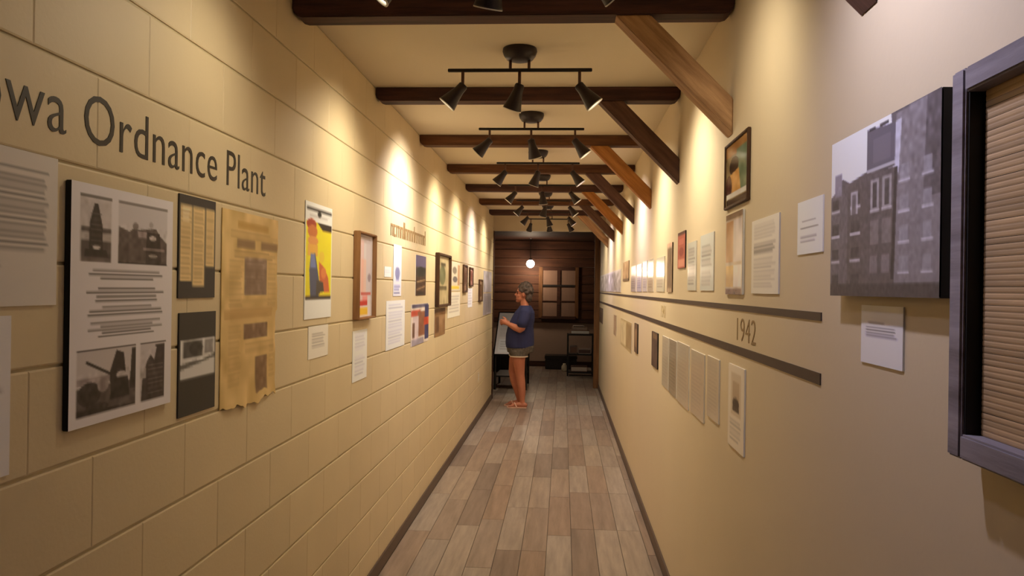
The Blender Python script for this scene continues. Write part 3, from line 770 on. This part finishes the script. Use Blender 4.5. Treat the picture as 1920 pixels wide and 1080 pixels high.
# ------------------------------------------------------------------ right wall
# timeline stripes
for nm, z0, z1, lab in (('u', 1.524, 1.5435, 'upper dark brown timeline stripe along the right wall'), ('l', 1.378, 1.4045, 'lower dark brown timeline stripe along the right wall')):
    o = MB().box((-.003, 1.802, 0), (0, END_R-.01, z1-z0)).build('timeline_stripe', M['stripe']); o.location = (XR, 0, z0)
    tag(o, lab, 'stripe', 'timeline stripes')
for body, y0, y1, z0, z1, lab, m in (('1942', 2.655, 2.40, 1.424, 1.500, 'brown year numerals 1942 between the two timeline stripes', 'letters_soft'),
                                     ('1941', 4.672, 4.48, 1.428, 1.499, 'faint tan year numerals farther along between the stripes', 'letters_faint')):
    ps = letter_parts(body, 1.05, .012); hh = max(y for p in ps for x, y in p[2]); x0 = ps[0][0]; x1 = ps[-1][1]
    r = empty('year_numerals', (XR, y0, z0), RZ['R']); tag(r, lab, 'numerals')
    letters(r, ps, lambda x: (x-x0)/(x1-x0)*abs(y1-y0), lambda y: y/hh*(z1-z0), M[m], t=.0015)

# canvas photograph of a brick building
a = Art(150, 110, (112, 104, 106), 30)
a.poly([(0, 0), (.62, 0), (.66, .34), (.40, .27), (.22, .30), (.14, .26), (.08, .32), (0, .36)], (226, 222, 230))
a.poly([(.40, .03), (.66, .06), (.66, .27), (.40, .27)], (112, 106, 116)); a.rect(.42, .03, .48, .045, (60, 56, 60)); a.rect(.52, .03, .6, .045, (60, 56, 60)); a.rect(.46, .1, .62, .24, (128, 122, 132), .6); a.rect(.40, .265, .665, .285, (176, 170, 170)); a.rect(.40, .285, .665, .295, (62, 56, 58))
a.poly([(.66, .02), (1, .0), (1, 1), (.62, 1), (.64, .34), (.70, .28)], (138, 130, 132)); a.poly([(.66, .06), (.71, .05), (.69, .34), (.655, .34)], (190, 186, 192)); a.poly([(.90, 0), (1, 0), (1, .5), (.88, .5)], (104, 96, 100)); a.noise(.66, 0, 1, .4, 10, 3)
a.poly([(0, .36), (.08, .32), (.14, .33), (.2, .40), (.2, 1), (0, 1)], (120, 112, 114)); a.poly([(.2, .32), (.40, .28), (.66, .30), (.66, 1), (.2, 1)], (108, 98, 98))
a.rect(.05, .22, .13, .36, (150, 142, 150))
for v0 in (.36, .52, .68, .84):
    for u0, u1 in ((.02, .10), (.24, .33)): 
        a.rect(u0, v0+.02, u1, v0+.09, (90, 82, 84)); a.rect(u0-.01, v0+.09, u1+.01, v0+.108, (186, 178, 178))
    for u0, u1 in ((.70, .77), (.88, .94)): a.rect(u0, v0-.06, u1, v0+.02, (150, 144, 148)); a.rect(u0-.01, v0+.02, u1+.01, v0+.034, (184, 178, 180))
a.rect(.235, .36, .31, .5, (190, 184, 186), .8); a.rect(.25, .38, .29, .5, (120, 112, 114))
for u0 in (.44, .55): a.rect(u0, .33, u0+.08, .5, (160, 152, 150)); a.rect(u0+.02, .35, u0+.06, .49, (92, 84, 84)); a.rect(u0-.005, .5, u0+.085, .515, (182, 174, 172))
for u0 in (.44, .55): a.rect(u0, .56, u0+.08, .70, (132, 122, 120)); a.rect(u0, .76, u0+.07, .86, (146, 136, 136), .7)
a.poly([(.655, .3), (.68, .3), (.66, .9), (.63, .9)], (74, 66, 68)); a.rect(0, .92, 1, 1, (86, 78, 80)); a.noise(0, .3, 1, 1, 6, 2)
w, h, t = .47, .315, .030
r = at_wall('canvas_photograph', 'R', 1.190, 1.660, 1.583); tag(r, 'black and white canvas photograph of a tall brick building', 'photograph')
MB().box((-w/2, -t, 0), (w/2, -.001, h)).build('canvas', M['blackboard'], r, bevel=.002)
link('print', print_mesh('print', a, w, h, M['print']), r, (0, -t-.0006, 0))

# big frame with bamboo panel
FY1, FY0, FZ0, FZ1, FT, FWD = 1.131, .38, 1.364, 1.900, .045, .034
r = at_wall('bamboo_frame', 'R', FY0, FY1, FZ0); tag(r, 'large grey wooden frame around a bamboo slat panel at the right edge', 'frame')
w, h = FY1-FY0, FZ1-FZ0
for s in (-1, 1):
    a0, a1 = sorted((s*w/2, s*(w/2-FWD)))
    MB().box((a0, -FT, 0), (a1, 0, h)).build('frame_side', M['frame_grey'], r, bevel=.003)
MB().box((-w/2+FWD, -FT, 0), (w/2-FWD, 0, FWD)).build('frame_rail', M['frame_grey'], r, bevel=.003)
MB().box((-w/2+FWD, -FT, h-FWD), (w/2-FWD, 0, h)).build('frame_rail', M['frame_grey'], r, bevel=.003)
MB().box((-w/2+FWD, -.020, FWD), (w/2-FWD, 0, h-FWD)).build('backing', M['frame_inner'], r)
MB().box((-w/2+FWD, -FT+.006, FWD), (-w/2+FWD+.004, -.02, h-FWD)).build('inner_lining', M['frame_inner'], r)
sw = w-2*FWD-.012; ns = 58; sh = (h-2*FWD)/ns
random.seed(2)
sm = MB().add([(-sw/2, 0, .0002), (sw/2, 0, .0002), (sw/2, -.0005, sh*.3), (-sw/2, -.0005, sh*.3), (sw/2, -.0005, sh*.7), (-sw/2, -.0005, sh*.7), (sw/2, 0, sh-.0002), (-sw/2, 0, sh-.0002)],
              [(0, 1, 2, 3), (3, 2, 4, 5), (5, 4, 6, 7)]).mesh('slat', M['bamboo'], smooth=False)
for i in range(ns):
    o = link('slat', sm, r, (.004, -.0205, FWD+i*sh)); o.rotation_euler.y = random.uniform(-.0012, .0012)

# captions and sheets
a = text_art(34, 44, 31, [(.2, .29, .6, .33, 1, .7), (.14, .36, .88, .56, 4, .7, .1)], bg=(222, 216, 218))
sheet('caption_card', 'white caption card hanging below the canvas photograph', 'card', 'R', 1.561, 1.374, 1.455, 1.566, a, t=.003, part='board')
a = text_art(30, 40, 32, [(.2, .38, .85, .42, 1, .6), (.14, .5, .88, .56, 1, .6), (.14, .66, .85, .82, 2, .4)], bg=(226, 220, 216))
sheet('caption_card', 'white caption card to the left of the canvas photograph', 'card', 'R', 1.985, 1.796, 1.682, 1.812, a, t=.003, part='board')
a = Art(40, 50, (150, 128, 88), 33); a.rect(0, 0, 1, .2, (176, 128, 74)); a.rect(.5, .15, 1, .8, (120, 140, 108)); a.ell(.38, .38, .2, .14, (60, 50, 46)); a.poly([(.2, .5), (.6, .45), (.7, .85), (.15, .85)], (214, 160, 90)); a.ell(.15, .7, .14, .2, (92, 50, 44)); a.rect(.05, .8, .95, .88, (222, 212, 196)); a.rect(.05, .9, .95, .98, (80, 62, 56)); a.noise(0, 0, 1, 1, 8, 5)
framed('framed_poster', 'framed colour poster with a figure, high on the right wall', 'R', 2.848, 2.496, 1.880, 2.112, a, 'frame_dark', depth=.012, fw_=.010, cat='poster')
a = Art(36, 50, (196, 176, 152), 34); a.rect(0, 0, 1, .08, (150, 124, 104)); a.rect(.05, .1, .45, .6, (190, 140, 96)); a.rect(.5, .1, .95, .6, (208, 196, 190)); a.rect(.05, .64, .5, .9, (208, 170, 104)); a.rect(.5, .64, .95, .9, (226, 216, 206)); a.rect(.05, .92, .95, 1, (140, 110, 96)); a.noise(0, 0, 1, 1, 10, 5)
sheet('poster_print', 'faded tan poster hung directly below the framed colour poster', 'poster', 'R', 2.819, 2.562, 1.578, 1.858, a, t=.008, gloss=True, part='board')
a = text_art(40, 44, 35, [(.1, .08, .9, .3, 5, .25), (.1, .33, .9, .48, 4, .7), (.1, .52, .9, .92, 10, .25)], bg=(222, 212, 194))
sheet('text_sheet', 'cream text sheet to the right of the faded tan poster', 'sheet', 'R', 2.452, 2.149, 1.583, 1.806, a, t=.004, part='board')
a = text_art(26, 30, 36, [(.12, .15, .88, .9, 12, .35)], bg=(226, 216, 196))
sheet('text_sheet', 'laminated text sheet, left one of two side by side above the upper stripe', 'sheet', 'R', 3.692, 3.46, 1.590, 1.811, a, gloss=True, t=.004)
sheet('text_sheet', 'laminated text sheet, right one of two side by side above the upper stripe', 'sheet', 'R', 3.354, 3.063, 1.590, 1.822, text_art(26, 30, 37, [(.12, .2, .88, .6, 7, .4), (.12, .66, .88, .92, 4, .3)], bg=(228, 220, 202)), gloss=True, t=.004)
a = Art(24, 34, (186, 92, 72), 38); a.rect(0, 0, 1, .1, (96, 50, 40)); a.ell(.5, .55, .3, .12, (160, 60, 48)); a.rect(.1, .75, .9, .95, (214, 140, 112)); a.rect(.2, .2, .8, .35, (200, 110, 90))
sheet('red_poster', 'small red poster on the right wall beside the two laminated sheets', 'poster', 'R', 4.0, 3.762, 1.70, 1.880, a, t=.006, edge='blackboard', part='board')
a = Art(24, 34, (168, 140, 110), 39); a.rect(.1, 0, .9, .1, (200, 160, 130)); a.rect(.1, .12, .9, .9, (130, 104, 80)); a.noise(0, 0, 1, 1, 10, 4)
sheet('brown_print', 'narrow brown print hung to the left of the small red poster', 'print', 'R', 4.40, 4.20, 1.579, 1.849, a, t=.006, edge='frame_dark', part='board')
tints = [(224, 212, 184), (206, 190, 160), (222, 212, 200), (216, 208, 214), (212, 200, 192)]
rw = [(4.91, 4.53, 1.580, 1.788), (5.398, 5.082, 1.578, 1.795), (5.754, 5.465, 1.577, 1.797), (6.203, 5.83, 1.575, 1.787), (6.73, 6.29, 1.573, 1.787)]
for i, (y0, y1, z0, z1) in enumerate(rw):
    a = text_art(24, 28, 40+i, [(.12, .15, .88, .9, 9, .3)], bg=tints[i])
    sheet('text_sheet', '%s laminated sheet in the far row above the upper stripe, counted from the brown print' % ['first', 'second', 'third', 'fourth', 'fifth'][i], 'sheet', 'R', y0, y1, z0, z1, a, gloss=True, t=.004, group='row of sheets above the stripe')
a = Art(24, 20, (170, 136, 100), 46); a.noise(0, 0, 1, 1, 12, 4); a.rect(0, .85, 1, 1, (110, 84, 60))
sheet('brown_print', 'small brown print raised above the far row of sheets on the right wall', 'print', 'R', 7.63, 6.96, 1.670, 1.852, a, t=.006, edge='frame_dark', part='board')
for i, (y0, y1) in enumerate(((8.92, 7.9), (9.98, 8.94), (11.06, 10.0), (12.2, 11.08))):
    a = Art(30, 24, (168, 156, 156), 47+i); a.noise(0, 0, 1, 1, 16, 5); a.rect(0, 0, 1, .1, (186, 174, 168)); a.noise(0, .1, 1, 1, 10, 3)
    sheet('grey_print', '%s of the four grey photo prints running to the end of the right wall' % ['nearest', 'second', 'third', 'farthest'][i], 'print', 'R', y0, y1, 1.562, 1.80, a, t=.006, part='board', group='grey prints at the end of the right wall')

low = [(2.757, 2.52, 1.058, 1.338, 'nearest sheet of the lower row, white with a small dark photograph', 0),
       (3.157, 2.926, 1.091, 1.331, 'second sheet of the lower row, narrow clear-holder text sheet', 1),
       (3.556, 3.226, 1.043, 1.325, 'third sheet of the lower row under the timeline, pale text', 1),
       (3.98, 3.616, 1.034, 1.332, 'fourth sheet of the lower row, pale text in a clear holder', 1),
       (4.275, 4.0, 1.036, 1.326, 'fifth sheet of the lower row, greyish text', 2),
       (4.568, 4.297, 1.039, 1.325, 'sixth sheet of the lower row, beside the dark narrow picture', 1)]
for i, (y0, y1, z0, z1, lab, k) in enumerate(low):
    if k == 0:
        a = Art(30, 40, (214, 200, 176), 50); a.rect(.2, .1, .8, .6, (196, 178, 150)); a.rect(.3, .2, .7, .42, (176, 150, 116), .7); a.ell(.5, .46, .2, .07, (80, 60, 46)); a.rect(.3, .5, .7, .55, (96, 76, 60)); a.lines(.15, .66, .85, .92, 6, INK, al=.3)
    else:
        a = text_art(26, 34, 50+i, [(.12, .08, .88, .92, 14, .10 if k == 1 else .22)], bg=(206, 190, 162) if k == 1 else (184, 166, 138))
    sheet('text_sheet', lab, 'sheet', 'R', y0, y1, z0, z1, a, gloss=(k > 0), t=.005, part='board', group='lower row of sheets under the timeline')
a = Art(20, 26, (84, 58, 52), 60); a.rect(.2, .05, .8, .2, (130, 100, 70)); a.noise(0, 0, 1, 1, 10, 4)
sheet('dark_picture', 'narrow dark brown picture in the lower row beyond the pale sheets', 'picture', 'R', 5.083, 4.775, 1.103, 1.323, a, t=.008, edge='blackboard', part='board')
a = Art(20, 26, (110, 82, 60), 61); a.rect(.2, .2, .8, .8, (150, 118, 84)); a.noise(0, 0, 1, 1, 8, 4)
sheet('dark_picture', 'smaller dark picture farther along the lower row', 'picture', 'R', 6.31, 6.045, 1.092, 1.322, a, t=.008, edge='blackboard', part='board')
a = Art(40, 24, (178, 156, 112), 62); a.rect(.05, .1, .5, .9, (196, 178, 140)); a.rect(.55, .1, .95, .9, (160, 134, 94)); a.noise(0, 0, 1, 1, 6, 4)
sheet('tan_print', 'wide tan print in the lower row past the smaller dark picture', 'print', 'R', 7.86, 6.6, 1.045, 1.306, a)
a = Art(20, 20, (166, 140, 112), 63); a.noise(0, 0, 1, 1, 10, 4)
sheet('tan_print', 'small brownish print near the far end of the lower row', 'print', 'R', 8.93, 8.50, 1.077, 1.304, a)
a = Art(20, 20, (120, 96, 80), 64); a.noise(0, 0, 1, 1, 10, 4)
sheet('tan_print', 'last dim print of the lower row, right beside the door casing', 'print', 'R', 12.38, 11.30, 1.079, 1.308, a)

# ------------------------------------------------------------------ far room contents
wn = empty('window_1', (-.085, FAR_Y-.03, 1.03)); tag(wn, kind='structure')
ww, wh = .66, .94
for s in (-1, 1):
    a0, a1 = sorted((s*ww/2, s*(ww/2+.075))); MB().box((a0, -.03, -.04), (a1, 0, wh+.06)).build('window_frame', M['casing'], wn, bevel=.004)
MB().box((-ww/2, -.03, wh-.01), (ww/2, 0, wh+.06)).build('window_frame', M['fartrim'], wn, bevel=.004)
MB().box((-ww/2-.02, -.06, -.06), (ww/2+.02, 0, 0)).build('window_sill', M['fartrim'], wn, bevel=.004)
MB().box((-.035, -.028, 0), (.035, -.004, wh-.01)).build('mullion', M['fartrim'], wn, bevel=.003)
MB().box((-ww/2, -.034, .60), (ww/2, -.004, .64)).build('meeting_rail', M['darkfurn'], wn, bevel=.003)
MB().box((-ww/2, -.026, .295), (ww/2, -.004, .315)).build('muntin', M['fartrim'], wn, bevel=.003)
for s in (-1, 1):
    for z0, z1 in ((.0, .295), (.315, .60), (.64, .93)):
        a0, a1 = sorted((s*.035, s*ww/2))
        MB().box((a0, -.010, z0), (a1, -.004, z1)).build('pane', M['curtain'], wn)

gl = empty('pendant_lamp', (-.655, 15.45, 2.60)); tag(gl, 'glowing white globe lamp hanging in the dark far room', 'lamp')
MB().lathe([(0, 0), (.05, 0), (.05, -.015), (.02, -.03), (0, -.03)], 16).build('canopy', M['bronze'], gl, smooth=True)
MB().tube([(0, 0, -.02), (0, 0, -.43)], .006, 8).build('cord', M['blackmetal'], gl)
MB().lathe([(0, -.41), (.03, -.415), (.032, -.45), (0, -.45)], 14).build('socket', M['bronze'], gl, smooth=True)
MB().ell((0, 0, -.52), (.082, .082, .082), 20, 14).build('globe', emis('globe_glass', (1.0, .84, .66), 9.0), gl, smooth=True)
L = bpy.data.lights.new('globe_bulb', 'POINT'); L.energy = 15.0; L.color = (1, .76, .52); L.shadow_soft_size = .09
lo = bpy.data.objects.new('globe_bulb', L); COL.objects.link(lo); lo.parent = gl; lo.location = (0, -.12, -.64)

# slanted display table behind the visitor
dt = empty('display_table', (-.80, 12.5, 0)); tag(dt, 'slanted display table with a white drawing sheet, behind the visitor', 'table')
ang = math.atan2(.62, .95); ln = math.hypot(.62, .95)
def slant(mb):
    Mx = Matrix.Translation((0, -.5, .56)) @ Matrix.Rotation(ang, 4, 'X'); mb.v = [tuple(Mx @ Vector(v)) for v in mb.v]; return mb
slant(MB().box((-.27, -.01, -.03), (.27, ln+.02, 0))).build('table_top', M['blackmetal'], dt, bevel=.004)
a = Art(40, 70, (204, 196, 190), 70); a.lines(.1, .06, .9, .6, 18, (150, 144, 142), al=.5); a.rect(.1, .65, .9, .95, (214, 210, 206)); a.lines(.15, .7, .85, .92, 4, (150, 144, 142), al=.5)
me = print_mesh('drawing_sheet', a, .50, ln-.02, M['print'])
for v in me.vertices: x_, y_, z_ = v.co; v.co = (x_, z_, .002)
for v in me.vertices: v.co = (Matrix.Translation((0, -.5, .56)) @ Matrix.Rotation(ang, 4, 'X')) @ v.co
me.flip_normals(); link('drawing_sheet', me, dt)
for sx_ in (-.24, .24):
    MB().tube([(sx_, -.45, 0), (sx_, -.45, .56)], .018, 8).build('leg', M['blackmetal'], dt)
    MB().tube([(sx_, .40, 0), (sx_, .40, 1.10)], .018, 8).build('leg', M['blackmetal'], dt)
MB().box((-.24, -.46, .20), (.24, .41, .22)).build('shelf', M['blackmetal'], dt)

# rack with books on the right
rk = empty('storage_rack', (.335, 14.3, 0)); tag(rk, 'black shelf rack stacked with books at the right of the far room', 'rack')
for sx_ in (-.23, .23):
    for sy in (-.16, .16): MB().box((sx_-.015, sy-.015, 0), (sx_+.015, sy+.015, .764)).build('post', M['blackmetal'], rk, bevel=.002)
for z in (.05, .38, .74): MB().box((-.225, -.16, z), (.225, .16, z+.025)).build('shelf', M['blackmetal'], rk, bevel=.002)
bookc = [(120, 84, 66), (150, 118, 96), (196, 180, 168), (96, 66, 54), (170, 150, 140), (110, 92, 86), (200, 188, 176), (88, 60, 52)]
bmats = [mat('book_cover', c, .6) for c in bookc]
def book(x0, y0, z0, w, d, h, i, label, name='book'):
    e = empty(name, (.335+x0+w/2, 14.3+y0+d/2, z0)); tag(e, label, 'book', 'books on the storage rack')
    MB().box((-w/2, -d/2, 0), (w/2, d/2, h)).build('cover', bmats[i % 8], e, bevel=.003)
    MB().box((-w/2+.008, -d/2-.001, h*.15), (w/2-.008, -d/2+.002, h*.85)).build('pages', M['paper'] if i % 3 == 0 else bmats[(i+3) % 8], e)
book(-.18, -.12, .765, .34, .24, .07, 0, 'brown book at the bottom of the pile on top of the rack')
book(-.16, -.11, .836, .28, .22, .05, 1, 'tan book in the middle of the pile on top of the rack')
book(-.14, -.11, .887, .20, .2, .03, 2, 'pale book topping the pile on top of the rack')
book(-.19, -.13, .406, .13, .22, .14, 5, 'grey box-like volume on the middle shelf of the rack')
book(-.04, -.13, .406, .23, .22, .09, 4, 'pale flat book on the middle shelf of the rack')
book(-.17, -.13, .076, .30, .24, .10, 7, 'dark brown book on the bottom shelf of the rack')

def chest(name, label, cat, loc, w, d, h, m):
    e = empty(name, loc); tag(e, label, cat)
    MB().box((-w/2, -d/2, 0), (w/2, d/2, h*.72)).build('body', m, e, bevel=.01)
    MB().box((-w/2-.01, -d/2-.01, h*.73), (w/2+.01, d/2+.01, h)).build('lid', m, e, bevel=.012)
    MB().box((-.03, -d/2-.02, h*.55), (.03, -d/2-.008, h*.8)).build('latch', M['bronze'], e, bevel=.002)
chest('trunk', 'low dark trunk on the floor against the far wall', 'trunk', (-.02, 15.45, 0), .62, .4, .27, M['darkfurn'])
chest('trunk', 'dark trunk at the left of the far room beyond the display table', 'trunk', (-1.25, 14.9, 0), .7, .45, .42, M['darkfurn'])
o = MB().lathe([(0, 0), (.05, 0), (.06, .03), (.055, .10), (.03, .13), (.03, .15), (0, .15)], 16).build('small_jug', M['plate'], smooth=True)
o.location = (.05, 14.95, 0); tag(o, 'small pale jug on the floor left of the rack', 'jug')

# ------------------------------------------------------------------ the visitor
PX, PY = -.535, 10.32
SKIN = mat('skin', (190, 120, 92), .55, var=.05, scale=5)
SHIRT = mat('navy_cotton', (42, 46, 88), .85, var=.08, scale=9)
SHORT = mat('grey_patterned_cotton', (92, 84, 76), .85, var=.35, scale=40)
TRIM = mat('white_trim', (220, 200, 180), .8)
HAIR = mat('grey_brown_hair', (84, 70, 64), .6, var=.55, scale=30, bump=.6, bscale=80)
SOLE = mat('pink_sandal', (226, 186, 164), .6)
person = empty('person', (PX, PY, 0)); tag(person, 'person in a navy t-shirt and patterned shorts standing side-on at the corridor end', 'person')
# local frame: s forward = -x, camera side (her left) = -y
def P(s, side, z): return (-s, side, z)
def remesh(o, voxel, smooth=6):
    r_ = o.modifiers.new('remesh', 'REMESH'); r_.mode = 'VOXEL'; r_.voxel_size = voxel; r_.use_smooth_shade = True
    s_ = o.modifiers.new('smooth', 'SMOOTH'); s_.factor = .5; s_.iterations = smooth
def rings(mb, lst, seg=28):
    """stack of horizontal ellipses (s centre, side centre, z, depth radius, width radius)"""
    n0 = len(mb.v)
    for s, sd, z, rd, rw_ in lst:
        for k in range(seg):
            t_ = 2*math.pi*k/seg; mb.v.append((-s+rd*math.cos(t_), sd+rw_*math.sin(t_), z))
    for i in range(len(lst)-1):
        for k in range(seg):
            a_ = n0+i*seg+k; b_ = n0+i*seg+(k+1) % seg; mb.f.append((a_, b_, b_+seg, a_+seg))
    mb.f.append(tuple(n0+k for k in reversed(range(seg)))); m_ = n0+(len(lst)-1)*seg; mb.f.append(tuple(m_+k for k in range(seg)))
    return mb
def limb(mb, pts, rads, seg=16):
    mb.tube(pts, rads, seg)
    for p, r_ in ((pts[0], rads[0]), (pts[-1], rads[-1])): mb.ell(p, (r_*.99,)*3, seg, 8)
b = MB()
rings(b, [(.025, 0, .755, .12, .15), (.02, 0, .80, .165, .175), (.02, 0, .95, .165, .165), (.01, 0, 1.08, .15, .16), (-.02, 0, 1.22, .125, .17), (-.04, 0, 1.31, .085, .13), (-.035, 0, 1.36, .055, .06)])
limb(b, [P(-.035, 0, 1.31), P(-.015, 0, 1.44)], [.055, .05])                       # neck
b.ell(P(-.012, 0, 1.535), (.088, .072, .112), 24, 16)                               # skull
b.ell(P(.030, 0, 1.465), (.058, .054, .068), 20, 12)                                # jaw
b.ell(P(.066, 0, 1.418), (.022, .026, .022), 12, 8)                                 # chin
b.ell(P(.088, 0, 1.500), (.024, .014, .018), 12, 8); b.ell(P(.074, 0, 1.522), (.018, .011, .032), 12, 8)   # nose
b.ell(P(.077, 0, 1.452), (.012, .022, .009), 12, 8); b.ell(P(.074, 0, 1.440), (.012, .020, .008), 12, 8)   # lips
b.ell(P(.066, 0, 1.552), (.016, .05, .012), 12, 8)                                  # brow
for sd in (-1, 1): b.ell(P(.045, sd*.040, 1.488), (.026, .020, .024), 12, 8); b.ell(P(-.018, sd*.074, 1.505), (.020, .010, .032), 12, 8)
# legs: left (camera side) straight, right stepped forward with a soft knee
limb(b, [P(.03, -.085, .80), P(.035, -.09, .62), P(.012, -.085, .44), P(.0, -.085, .33), P(-.012, -.085, .22), P(-.018, -.085, .10), P(-.02, -.085, .06)], [.10, .084, .058, .057, .050, .034, .032])
limb(b, [P(.05, .085, .80), P(.095, .09, .62), P(.125, .088, .46), P(.10, .088, .34), P(.06, .09, .22), P(.035, .09, .10), P(.03, .09, .06)], [.10, .082, .056, .056, .048, .034, .032])
for fs, sd in ((-.02, -.088), (.03, .092)):                                         # feet with toes
    limb(b, [P(fs-.035, sd, .042), P(fs+.05, sd, .046), P(fs+.13, sd, .034)], [.034, .034, .028], 12)
    for k in range(5):
        limb(b, [P(fs+.13, sd-.028+k*.014, .030), P(fs+.185-.007*abs(k-1.2), sd-.030+k*.015, .024)], [.010, .009], 8)
# arms and hands
for sd in (-1, 1):
    sh = P(-.045, sd*.175, 1.275); el = P(.0, sd*.215, 1.055); wr = P(.185, sd*.105, 1.115)
    el2 = P(.022, sd*.212, 1.048)
    limb(b, [sh, P(-.025, sd*.205, 1.16), el, el2], [.060, .054, .047, .045])
    limb(b, [el2, P(.09, sd*.17, 1.075), P(.15, sd*.125, 1.10), wr], [.045, .044, .034, .028])
    palm = P(.235, sd*.065, 1.135)
    b.tube([wr, palm, P(.262, sd*.045, 1.142)], [.026, .036, .030], 12)
    for k in range(5):
        if k < 4:                                                                    # four fingers, unequal, curled in
            z = 1.166-k*.019; f0 = P(.262, sd*.048, z); ll = (.90, 1.0, .95, .75)[k]
            f1 = P(.262+.034*ll, sd*.026, z-.004); f2 = P(.262+.030*ll, sd*.002, z-.012); f3 = P(.262+.006*ll, sd*-.010, z-.016)
            limb(b, [f0, f1, f2, f3], [.0095, .009, .0085, .0075], 8)
        else:                                                                        # thumb from the side of the palm
            limb(b, [P(.215, sd*.062, 1.160), P(.235, sd*.050, 1.188), P(.262, sd*.038, 1.200)], [.012, .010, .008], 8)
body = b.build('body', SKIN, person, smooth=True); remesh(body, .0062, 4)
# eyes and mouth
for sd in (-1, 1):
    MB().ell(P(.070, sd*.030, 1.528), (.010, .012, .009), 12, 8).build('eye', mat('eye', (70, 50, 42), .2), person, smooth=True)
    MB().tube([P(.084, sd*.016, 1.548), P(.080, sd*.034, 1.552), P(.066, sd*.050, 1.546)], .004, 8).build('eyebrow', HAIR, person)
MB().ell(P(.088, 0, 1.446), (.004, .020, .0035), 10, 6).build('mouth', mat('lip', (150, 78, 70), .5), person, smooth=True)
# t-shirt
b = MB()
rings(b, [(.03, 0, .795, .185, .20), (.03, 0, .86, .192, .20), (.03, 0, .97, .188, .19), (.022, 0, 1.08, .172, .185), (-.008, 0, 1.18, .158, .19), (-.03, 0, 1.27, .132, .18), (-.04, 0, 1.325, .095, .13), (-.038, 0, 1.36, .072, .078)])
for sd in (-1, 1): limb(b, [P(-.05, sd*.13, 1.285), P(-.045, sd*.185, 1.26), P(-.02, sd*.215, 1.15), P(-.012, sd*.218, 1.13)], [.075, .078, .076, .074])
sh_o = b.build('t_shirt', SHIRT, person, smooth=True); remesh(sh_o, .010, 5)
# shorts with a pale hem
b = MB()
rings(b, [(.022, 0, .735, .176, .19), (.022, 0, .80, .184, .195), (.024, 0, .84, .182, .195)])
rings(b, [(.035, -.092, .690, .118, .105), (.032, -.09, .76, .135, .108)]); rings(b, [(.06, .092, .690, .118, .105), (.05, .09, .76, .135, .108)])
sh_o = b.build('shorts', SHORT, person, smooth=True); remesh(sh_o, .010, 3)
b = MB(); rings(b, [(.035, -.092, .680, .121, .108), (.035, -.092, .695, .122, .109)]); b.build('hem', TRIM, person, smooth=False)
b = MB(); rings(b, [(.06, .092, .680, .121, .108), (.06, .092, .695, .122, .109)]); b.build('hem', TRIM, person, smooth=False)
# hair: short curls
random.seed(11); b = MB()
b.ell(P(-.040, 0, 1.565), (.092, .086, .098), 20, 12); b.ell(P(-.075, 0, 1.47), (.055, .070, .075), 16, 10)
for i in range(90):
    th = random.uniform(0, 2*math.pi); ph = random.uniform(-.5, 1.5)
    d = Vector((math.cos(ph)*math.cos(th), math.cos(ph)*math.sin(th), math.sin(ph)))
    p = Vector(P(-.040, 0, 1.56))+Vector((d.x*.092, d.y*.086, d.z*.100))
    if -p.x > .045 and p.z < 1.59: continue
    if -p.x > -.01 and p.z < 1.54: continue
    rr = random.uniform(.018, .028); b.ell(p, (rr, rr, rr), 8, 6)
hr = b.build('hair', HAIR, person, smooth=True); remesh(hr, .009, 2)
# sandals
for fs, sd in ((-.02, -.088), (.03, .092)):
    pts = [(-.055, -.03), (-.06, 0), (-.055, .03), (.05, .036), (.15, .044), (.20, .030), (.21, 0), (.195, -.032), (.14, -.044), (.05, -.036)]
    mb = MB(); n = len(pts)
    mb.add([(-(fs+x_), sd+y_, z_) for z_ in (.0, .018) for x_, y_ in pts], [tuple(range(n)), tuple(reversed(range(n, 2*n)))]+[(i, (i+1) % n, (i+1) % n+n, i+n) for i in range(n)])
    sa = mb.build('sandal', SOLE, person, bevel=.003)
    MB().tube([P(fs+.07, sd-.042, .012), P(fs+.10, sd-.02, .064), P(fs+.11, sd, .068), P(fs+.10, sd+.02, .064), P(fs+.07, sd+.042, .012)], .008, 8).build('strap', SOLE, sa)
